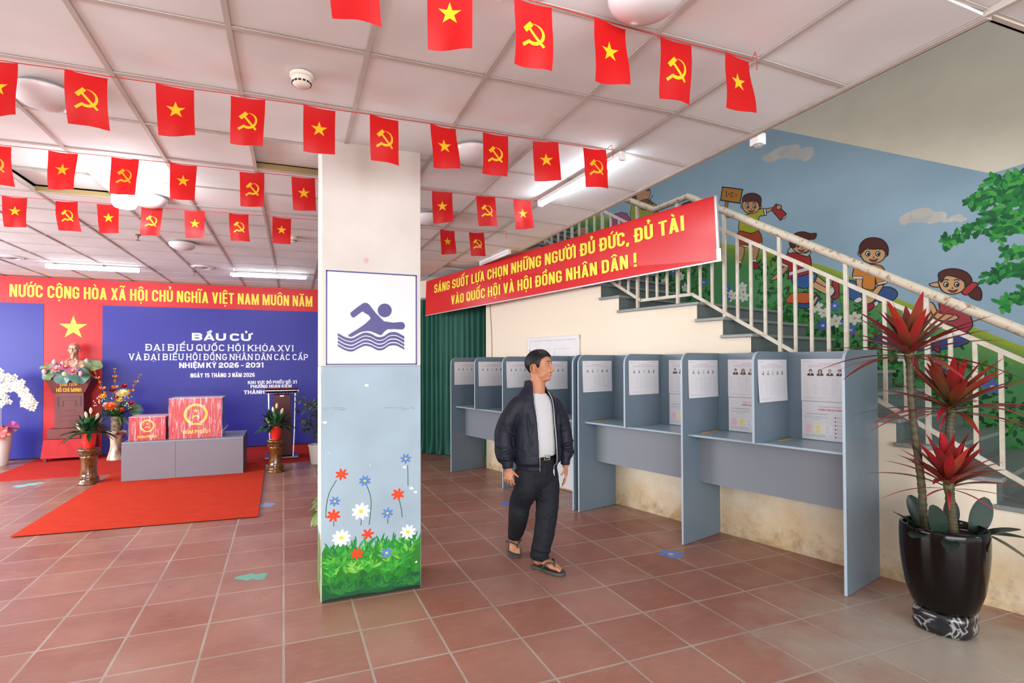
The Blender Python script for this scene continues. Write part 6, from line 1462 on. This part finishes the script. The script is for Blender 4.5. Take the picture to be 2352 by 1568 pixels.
for s in (-1, 1):
    hb_(.050, s * .036, -.032, .032, .026, .032)        # cheek bones
    hb_(.078, s * .030, .020, .016, .022, .010)         # brows
    hb_(.030, s * .040, -.072, .038, .020, .036)        # jaw corners
    hb_(.098, s * .013, -.050, .011, .009, .009)        # nostrils
    e = Hd(-.012, s * .078, -.028); b.ball(e, (.017, .007, .029), 14, 10, rot=HR @ Matrix.Rotation(s * .35, 3, 'Z') @ Matrix.Rotation(-.15, 3, 'Y'))
    b.tube([Hd(-.020 + .021 * math.cos(a) * .8, s * .084, -.026 + .029 * math.sin(a)) for a in [k * .42 for k in range(-1, 12)]], .0055, 7)
    b.ball(Hd(-.002, s * .080, -.058), (.011, .007, .012), 10, 8, rot=HR)
b.tube([Hd(.088, 0, .020), Hd(.098, 0, -.004), Hd(.110, 0, -.030), Hd(.116, 0, -.044), Hd(.104, 0, -.055)], [.009, .010, .0125, .013, .010], 12)
b.tube([Hd(.080, -.022, -.079), Hd(.093, -.010, -.075), Hd(.097, 0, -.0765), Hd(.093, .010, -.075), Hd(.080, .022, -.079)], [.004, .0062, .0065, .0062, .004], 10)
b.tube([Hd(.080, -.020, -.084), Hd(.091, -.009, -.0875), Hd(.094, 0, -.088), Hd(.091, .009, -.0875), Hd(.080, .020, -.084)], [.004, .0066, .007, .0066, .004], 10)
# neck, trunk and limbs as one body
limb(b, [Hd(-.02, 0, -.03), Hd(-.018, 0, -.10), (.066, -.004, 1.37), (.058, .008, 1.30)], [.060, .059, .063, .072], 18)
b.rings([ringp((.055, .012, z), a, c, TW, 24) for z, a, c in ((1.315, .10, .06), (1.28, .15, .075), (1.1, .145, .085), (.95, .14, .09), (.82, .145, .09), (.74, .12, .08))])
for SH, EL, WR in ((SH_R, EL_R, WR_R), (SH_L, EL_L, WR_L)): limb(b, [SH + Vector((0, 0, -.03)), (SH + EL) / 2, EL, (EL + WR) / 2, WR, WR + Vector((0, 0, -.02))], [.040, .040, .034, .030, .026, .026], 14)
limb(b, [T(-.070, 0, .76), T(-.088, .01, .60), (-.066, .03, .47), (-.082, .04, .36), (-.092, .13, .24), AN_R], [.070, .064, .054, .047, .044, .034], 14)
limb(b, [T(.070, 0, .76), T(.086, .02, .60), (.135, -.045, .47), (.122, -.085, .37), (.096, -.105, .24), AN_L], [.070, .064, .054, .047, .044, .034], 14)
def finger(p, d0, bend_axis, lens, r, bends):
    d = Vector(d0).normalized(); P_ = [Vector(p)]
    for L, a in zip(lens, bends): d = Matrix.Rotation(a, 3, Vector(bend_axis)) @ d; P_.append(P_[-1] + d * L)
    b.tube(smooth_open([tuple(q) for q in P_], 3), [r * (1.08 - .3 * i / (3 * len(lens))) for i in range(3 * len(lens) + 1)], 9); b.ball(P_[-1], r * .8, 9, 7); return P_
# his right hand, back of the hand forward, fingers curled down and in
def hand(wr, dn, back, thumb, bend, curl, ts=1):
    dn, back, thumb = Vector(dn).normalized(), Vector(back).normalized(), Vector(thumb).normalized(); axis = thumb * bend
    R3 = Matrix((dn, thumb, back)).transposed()
    b.ball(wr + dn * .045, (.048, .038, .0155), 16, 12, rot=R3); b.ball(wr + dn * .030 + thumb * .022, (.030, .016, .016), 12, 9, rot=R3); limb(b, [wr - dn * .02, wr + dn * .012], [.027, .026], 12)
    nails = []
    for k, (o, L, c) in enumerate(((.030, .92, .92), (.0095, 1.0, 1.0), (-.011, .95, 1.06), (-.031, .76, 1.12))):
        p = wr + dn * (.082 - .004 * abs(k - 1)) + thumb * o; b.ball(p + back * .003, .0105, 9, 7)
        nails.append(finger(p, dn + thumb * (.10 * (1.2 - k)) * .5, axis, (.042 * L, .027 * L, .021 * L), .0083 - .0006 * (k == 3), [q * c for q in curl]))
    nails.append(finger(wr + dn * .026 + thumb * .033 + back * -.004, dn * .75 + thumb * .62 - back * .25, axis, (.035, .028), .0098, (.25, .3)))
    return nails
hand(WR_R + Vector((.004, -.004, -.005)), (.03, -.18, -1), (-.25, -1, .15), (1, -.25, .0), 1, (.55, .85, .6))
nl = hand(WR_L + Vector((.004, .0, -.005)), (.02, -.08, -1), (.97, .25, .0), (-.25, -1, -.1), -1, (.18, .30, .22))
# feet
def foot(heel, toe, ank, up=Vector((0, 0, 1)), side=1):
    heel, toe = Vector(heel), Vector(toe); d = (toe - heel).normalized(); s = d.cross(up).normalized() * side; up = s.cross(d).normalized() * side; L = (toe - heel).length
    R3 = Matrix((d, s, up)).transposed()
    b.ball(heel + d * .035 + up * .032, (.038, .032, .032), 14, 10, rot=R3); limb(b, [ank, heel + d * .07 + up * .055], [.035, .036], 12)
    b.tube([heel + d * .05 + up * .04, heel + d * .11 + up * .038, heel + d * .165 + up * .028, heel + d * .198 + up * .020], [.036, .041, .042, .030], 14, flat=.62)
    b.ball(heel + d * .165 + up * .022, (.040, .045, .020), 16, 10, rot=R3)
    for k, (o, e, r) in enumerate(((.030, .245, .0135), (.010, .243, .0098), (-.009, .236, .0092), (-.025, .225, .0086), (-.039, .212, .0082))):
        b.tube([heel + d * .175 + s * o * .9 + up * .020, heel + d * (e - .025) + s * o + up * (r + .008), heel + d * (e - .008) + s * o + up * (r + .001)], [r * 1.05, r, r * .95], 9); b.ball(heel + d * (e - .008) + s * o + up * (r + .001), r * .98, 9, 7)
    return d, s, up
SOLE = .024
fr_h, fr_t = Vector((-.118, .335, .125)), Vector((-.105, .115, .030)); fl_h, fl_t = Vector((.030, -.085, SOLE + .004)), Vector((.205, -.225, SOLE + .004))
frame_R = foot(fr_h, fr_t, AN_R, side=-1); frame_L = foot(fl_h, fl_t, AN_L + Vector((0, 0, .03)), side=1)
body = fuse(b.obj('body', m_skin, man, smooth=True), .0032, 9)
# --- eyes, brows, lips
for s in (-1, 1):
    mb = MB(); mb.ball(Hd(.0805, s * .030, -.001), (.012, .0125, .0085), 14, 10, rot=HR); mb.obj('eye', mat('eye_white', 'd9d2cb', rough=.2), man, smooth=True)
    mb = MB(); mb.ball(Hd(.0890, s * .030 + .002, -.001), (.005, .006, .006), 12, 8, rot=HR); mb.obj('iris', mat('iris_dark', '15100e', rough=.15), man, smooth=True)
    mb = MB(); mb.tube([Hd(.0845, s * .015, .004), Hd(.0945, s * .026, .0085), Hd(.090, s * .038, .007), Hd(.078, s * .047, .001)], [.002, .0034, .0034, .002], 8); mb.tube([Hd(.086, s * .016, -.006), Hd(.0915, s * .029, -.009), Hd(.079, s * .046, -.004)], [.002, .0028, .002], 8); mb.obj('eyelid', mat('eyelid_skin', '9a6248', rough=.5), man, smooth=True)
    mb = MB(); mb.tube([Hd(.096, s * .012, .020), Hd(.099, s * .026, .028), Hd(.090, s * .042, .027), Hd(.076, s * .052, .021)], [.0022, .0036, .0032, .0014], 8, flat=.6); mb.obj('eyebrow', m_hair, man, smooth=True)
    mb = MB(); mb.ball(Hd(.104, s * .0085, -.0585), (.004, .0045, .002), 8, 6, rot=HR); mb.obj('nostril', mat('nostril_dark', '4a2418', rough=.7), man)
mb = MB(); mb.tube([Hd(.0855, -.021, -.0792), Hd(.0985, -.010, -.0812), Hd(.1015, 0, -.0815), Hd(.0985, .010, -.0812), Hd(.0855, .021, -.0792)], [.0012, .0018, .0018, .0018, .0012], 8); mb.obj('mouth_line', mat('mouth_dark', '8a4a3e', rough=.5), man, smooth=True)
mb = MB()
for z, o, r in ((-.0762, .0965, .0052), (-.0875, .0945, .0058)): mb.tube([Hd(o - .014, -.019, z), Hd(o - .002, -.009, z), Hd(o, 0, z), Hd(o - .002, .009, z), Hd(o - .014, .019, z)], [.003, r, r, r, .003], 8)
mb.obj('lips', mat('lip_skin', 'b87464', rough=.45), man, smooth=True)
# --- hair: cap down to the nape, sideburns, swept-up front
def hairline(f):
    if f < -.045: return -.070 + (f + .10) * .25
    if f < -.030: return -.056 + (f + .045) * 4.4
    if f < .006: return .010
    if f < .020: return .010 - (f - .006) * 2.4
    if f < .034: return -.024 + (f - .02) * .4
    if f < .050: return -.018 + (f - .034) * 3.9
    return .045 + (f - .05) * .75
mb = MB(); nu, nv = 150, 96; vs, ok = [], {}
for j in range(nv + 1):
    th = -.75 + (pi / 2 + .75) * j / nv
    for i in range(nu):
        ph = 2 * pi * i / nu; n_ = noise.noise(Vector((ph * 3.2, th * 1.6, 2))) * .5 + noise.noise(Vector((ph * 14, th * 3, 5))) * .5
        f, s, u = math.cos(th) * math.cos(ph), math.cos(th) * math.sin(ph), math.sin(th)
        fr = max(0, f) * max(0, u)
        st_ = noise.noise(Vector((ph * 9 + u * 2, u * 1.5, 5))); k = 1.075 + .035 * max(0, u) + .018 * n_ + .016 * st_ * (.4 + max(0, f)) + .13 * fr * (1 + .35 * st_)
        F, S_, U = -.008 + .104 * f * k, .078 * s * k, .012 + .098 * u * (k + .02)
        if u < 0 and f < 0: F = max(F, -.125); 
        if U < 0: q = min(1, -U / .08); F, S_ = F * (1 - .16 * q), S_ * (1 - .1 * q)
        vs.append(Hd(F, S_, U)); ok[len(vs) - 1] = U > hairline(F)
fs = [(j * nu + i, j * nu + (i + 1) % nu, (j + 1) * nu + (i + 1) % nu, (j + 1) * nu + i) for j in range(nv) for i in range(nu)]
use = [q for q in fs if sum(ok[k] for k in q) >= 2]
for q in use:                          # draw the edge of the hair smooth
    for k_ in q:
        if not ok[k_]:
            loc_ = HR.transposed() @ (vs[k_] - HC); dz_ = max(0, min(.009, hairline(loc_.x) - loc_.z)); vs[k_] = vs[k_] + hu * dz_; ok[k_] = True if dz_ else ok[k_]
mb.add(vs, use)
o = mb.obj('hair', m_hair, man, smooth=True)
so = o.modifiers.new('thickness', 'SOLIDIFY'); so.thickness = .010; so.offset = -1
# --- t-shirt
mb = MB(); mb.rings([ringp(T(0, yo, z)[:], a, c, TW, 40, 2.3) for z, a, c, yo in ((.80, .146, .104, .014), (.86, .152, .116, .018), (.95, .152, .118, .020), (1.08, .152, .108, .014), (1.2, .15, .096, .008), (1.27, .135, .084, .004), (1.305, .105, .072, .0), (1.328, .078, .066, .0))], cap=(True, False))
o = mb.obj('tshirt', m_tee, man, smooth=True, subsurf=1)
tx = bpy.data.textures.new('tee_folds', 'CLOUDS'); tx.noise_scale = .07; d_ = o.modifiers.new('folds', 'DISPLACE'); d_.texture = tx; d_.strength = .008; d_.texture_coords = 'LOCAL'
# --- trousers
b = MB()
b.rings([ringp(T(0, y, z)[:], a, c, TW, 32, 2.3) for z, a, c, y in ((.865, .147, .106, .014), (.82, .156, .112, .012), (.72, .166, .118, .004), (.64, .160, .112, 0), (.585, .12, .09, 0))])
limb(b, [T(-.080, 0, .74), T(-.090, .01, .60), (-.066, .03, .47), (-.082, .04, .36), (-.092, .13, .24), (-.102, .20, .165), (-.106, .235, .135)], [.098, .098, .087, .079, .070, .060, .054], 20, 5, .004, 1)
limb(b, [T(.078, 0, .74), T(.088, .02, .60), (.135, -.045, .47), (.122, -.085, .37), (.098, -.105, .24), (.070, -.112, .13), (.060, -.112, .075)], [.094, .096, .088, .083, .077, .071, .068], 20, 5, .004, 2)
def fold(c, u, w, r, a0, a1, th, tilt=0.0):      # a soft ridge of cloth part of the way round a limb
    c, u, w = Vector(c), Vector(u).normalized(), Vector(w).normalized(); n_ = 9; P_ = []
    for i in range(n_):
        a = math.radians(a0 + (a1 - a0) * i / (n_ - 1)); P_.append(c + (u * math.cos(a) + w * math.sin(a)) * r + Vector((0, 0, tilt * (i / (n_ - 1) - .5))))
    b.tube(P_, [th * math.sin(pi * (.12 + .76 * i / (n_ - 1))) for i in range(n_)], 8)
XA, YA = (1, 0, 0), (0, -1, 0)
for c, r_, a0, a1, th, tl_ in (((-.078, .035, .39), .077, 20, 150, .012, .05), ((-.090, .09, .30), .074, 10, 130, .012, -.05), ((-.098, .19, .19), .062, 0, 170, .013, .03), ((-.100, .21, .165), .058, 20, 180, .011, -.03),
        ((.124, -.08, .40), .082, 30, 170, .010, -.05), ((.076, -.112, .16), .072, 10, 160, .013, .04), ((.066, -.112, .115), .069, 30, 190, .012, -.03), ((.068, -.112, .09), .068, -20, 90, .012, .02), ((.130, -.03, .52), .090, 60, 160, .010, .07)):
    fold(c, XA, YA, r_, a0, a1, th, tl_)
for sx, P_ in ((-1, [T(-.085, -.0, .78) + tf * .112, T(-.088, 0, .62) + tf * .095, Vector((-.060, -.058, .47)), Vector((-.072, -.040, .36))]), (1, [T(.075, 0, .78) + tf * .112, T(.09, 0, .62) + tf * .085, Vector((.145, -.136, .46)), Vector((.130, -.170, .36)), Vector((.105, -.182, .24))])):
    b.tube(smooth_open([tuple(p) for p in P_], 6), .006, 8)
b.tube([T(.012, 0, .83) + tf * .118, T(.016, 0, .72) + tf * .118, T(.008, 0, .64) + tf * .108], .008, 8)
fuse(b.obj('trousers', m_trs, man, smooth=True), .0055, 3, .5, .009, .05)
# --- jacket: open front shell, sleeves, knitted collar, cuffs and hem
def shell(mb, lv, gap, n=44, th=.012):
    """open ring stack; gap = half opening angle in front; outer and inner skin"""
    out, inn = [], []
    for (z, a, c, y), g in zip(lv, gap):
        gl, gr = g; ro, ri = [], []
        for k in range(n + 1):
            t = -pi / 2 + gr + (2 * pi - gl - gr) * k / n; ct, s_ = math.cos(t), math.sin(t); q = 2 / 2.35
            for (aa, cc, L) in ((a, c, ro), (a - th, c - th, ri)):
                x = aa * math.copysign(abs(ct) ** q, ct); yy = cc * math.copysign(abs(s_) ** q, s_); L.append(T(x, y - yy, z))
        out.append(ro + list(reversed(ri)))
    mb.rings(out)
b = MB()
lv = [(.742, .164, .118, .010), (.778, .168, .122, .010), (.80, .190, .144, .012), (.88, .194, .146, .014), (1.0, .190, .138, .012), (1.12, .186, .124, .008), (1.21, .185, .112, .004), (1.265, .175, .100, 0), (1.305, .150, .092, -.004), (1.345, .112, .084, -.012), (1.382, .084, .078, -.018), (1.425, .073, .072, -.022)]
gl = [.20, .22, .24, .26, .27, .28, .30, .33, .38, .50, .62, .78]; gr = [.52, .52, .50, .48, .48, .48, .50, .54, .60, .66, .72, .80]
shell(b, lv, list(zip(gl, gr)))
limb(b, [T(-.10, 0, 1.265), T(-.150, 0, 1.245), (-.158, -.058, 1.13), EL_R + Vector((-.010, 0, .02)), (-.197, -.06, .90), (-.190, -.08, .845), (-.176, -.095, .812), (-.172, -.10, .79), (-.170, -.10, .762)], [.045, .066, .073, .072, .073, .068, .050, .043, .041], 22, 5, .006, 4)
limb(b, [T(.10, 0, 1.26), T(.155, 0, 1.235), (.258, .10, 1.13), EL_L + Vector((.0, 0, .02)), (.304, .118, .90), (.306, .105, .845), (.299, .095, .808), (.297, .09, .785), (.296, .09, .752)], [.045, .062, .064, .061, .061, .058, .046, .040, .038], 22, 5, .006, 7)
for c, r_, a0, a1, th, tl_ in (((-.192, -.055, .93), .073, 60, 200, .012, .05), ((-.192, -.065, .885), .073, 10, 150, .012, -.04), ((-.186, -.082, .845), .066, 40, 220, .012, .03), ((-.188, -.045, 1.01), .072, -40, 70, .013, .06), ((-.176, -.055, 1.08), .073, -40, 50, .011, .08),
        ((.304, .115, .92), .062, 10, 150, .011, -.05), ((.306, .106, .865), .059, -20, 120, .012, .04), ((.290, .122, 1.02), .062, 90, 200, .012, -.06), ((.27, .11, 1.10), .063, 100, 190, .010, -.08)):
    fold(c, XA, YA, r_, a0, a1, th, tl_)
for x0_, z0_, x1_, z1_, th in ((-.135, 1.20, -.115, .95, .010), (-.10, 1.10, -.13, .84, .009), (-.155, 1.05, -.16, .84, .010), (.15, 1.2, .135, .98, .009), (.165, 1.05, .15, .84, .009), (-.06, .98, -.075, .83, .007)):
    P_ = []
    for i in range(7):
        f_ = i / 6; x_ = x0_ + (x1_ - x0_) * f_; z_ = z0_ + (z1_ - z0_) * f_; q_ = max(0, 1 - (abs(x_) / .19) ** 2.35) ** (1 / 2.35); P_.append(T(x_, .012 + (.128 + .012 * (z_ < 1)) * q_, z_))
    b.tube(P_, [th * math.sin(pi * (.1 + .8 * i / 6)) for i in range(7)], 8)
jk = fuse(b.obj('jacket', m_navy, man, smooth=True), .005, 3, .5, .009, .05)
# zip tapes follow the two front edges
for side in (0, 1):
    P_ = []
    for (z, a, c, y), l_, r_ in zip(lv, gl, gr):
        t = -pi / 2 + (r_ if side else -l_); q = 2 / 2.35; x = a * math.copysign(abs(math.cos(t)) ** q, math.cos(t)); yy = c * math.copysign(abs(math.sin(t)) ** q, math.sin(t))
        P_.append(T(x + (-.002 if side else .002), y - yy + .004, z))
    mb = MB(); mb.tube(smooth_open([tuple(p) for p in P_[:10]], 3), .0034, 8); zp = mb.obj('zipper', mat('zip_silver', 'a9abae', rough=.35, metal=.6), man, smooth=True)
    if side:
        mb = MB(); mb.box(P_[0] + Vector((0, -.004, -.012)), (.010, .005, .030)); mb.box(P_[0] + Vector((.003, -.005, -.034)), (.006, .003, .018)); mb.obj('zip_pull', mat('zip_silver'), zp, bevel=.001)
# belt
mb = MB(); mb.rings([ringp(T(0, .014, z)[:], .153, .113, TW, 40, 2.3) for z in (.826, .862)], cap=(False, False)); bl = mb.obj('belt', mat('belt_black', '14110f', rough=.35), man, smooth=True)
bl.modifiers.new('thickness', 'SOLIDIFY').thickness = .005
mb = MB(); R3 = Matrix.Rotation(TW, 3, 'Z'); c0 = T(.022, .014 + .117, .844)
for o_, dm in ((( -.024, 0, 0), (.005, .006, .040)), ((.024, 0, 0), (.005, .006, .040)), ((0, 0, .0175), (.05, .006, .005)), ((0, 0, -.0175), (.05, .006, .005)), ((.004, .0, 0), (.030, .003, .012))): mb.box(c0 + R3 @ Vector(o_), dm, 0, R3)
mb.obj('belt_buckle', mat('buckle_steel', 'b5b2ac', rough=.25, metal=.8), bl, bevel=.001)
# flip-flops
m_fl = mat('flipflop_grey', '43423e', rough=.6, bump=.2, bump_scale=80)
def flipflop(heel, toe, fr_):
    d, s, up = fr_; o0 = heel - up * .003
    ol = smooth_closed([(-.012, 0), (-.004, .030), (.05, .037), (.10, .038), (.16, .050), (.215, .050), (.255, .034), (.268, .008), (.262, -.020), (.235, -.046), (.19, -.056), (.14, -.048), (.09, -.036), (.04, -.035), (-.002, -.026)], 4)
    mb = MB(); top_ = [o0 + d * x + s * y for x, y in ol]; bot = [p - up * SOLE for p in top_]; mid = [o0 + d * x * 1.0 + s * y * 1.06 - up * SOLE * .5 for x, y in ol]
    mb.rings([bot, mid, top_]); sd = mb.obj('flip_flop', m_fl, man, bevel=.003)
    mb = MB(); post = heel + d * .205 + s * .019 + up * .002; arch_ = heel + d * .165 + s * .012 + up * .060
    for e, hgt in ((.054, .060), (-.058, .052)):
        P_ = smooth_open([tuple(post), tuple(heel + d * .188 + s * (.019 + e * .12) + up * .047), tuple(heel + d * .150 + s * (e * .80 + .004) + up * hgt * .92), tuple(heel + d * .115 + s * e * .98 + up * .022), tuple(heel + d * .095 + s * e * .86 - up * .004)], 6)
        n_ = len(P_); mb.tube(P_, [.005 + .011 * math.sin(pi * min(1, .1 + .8 * i / n_)) for i in range(n_)], 10, flat=.42)
    mb.obj('strap', m_fl, sd, smooth=True)
flipflop(fr_h, fr_t, frame_R); flipflop(fl_h, fl_t, frame_L)
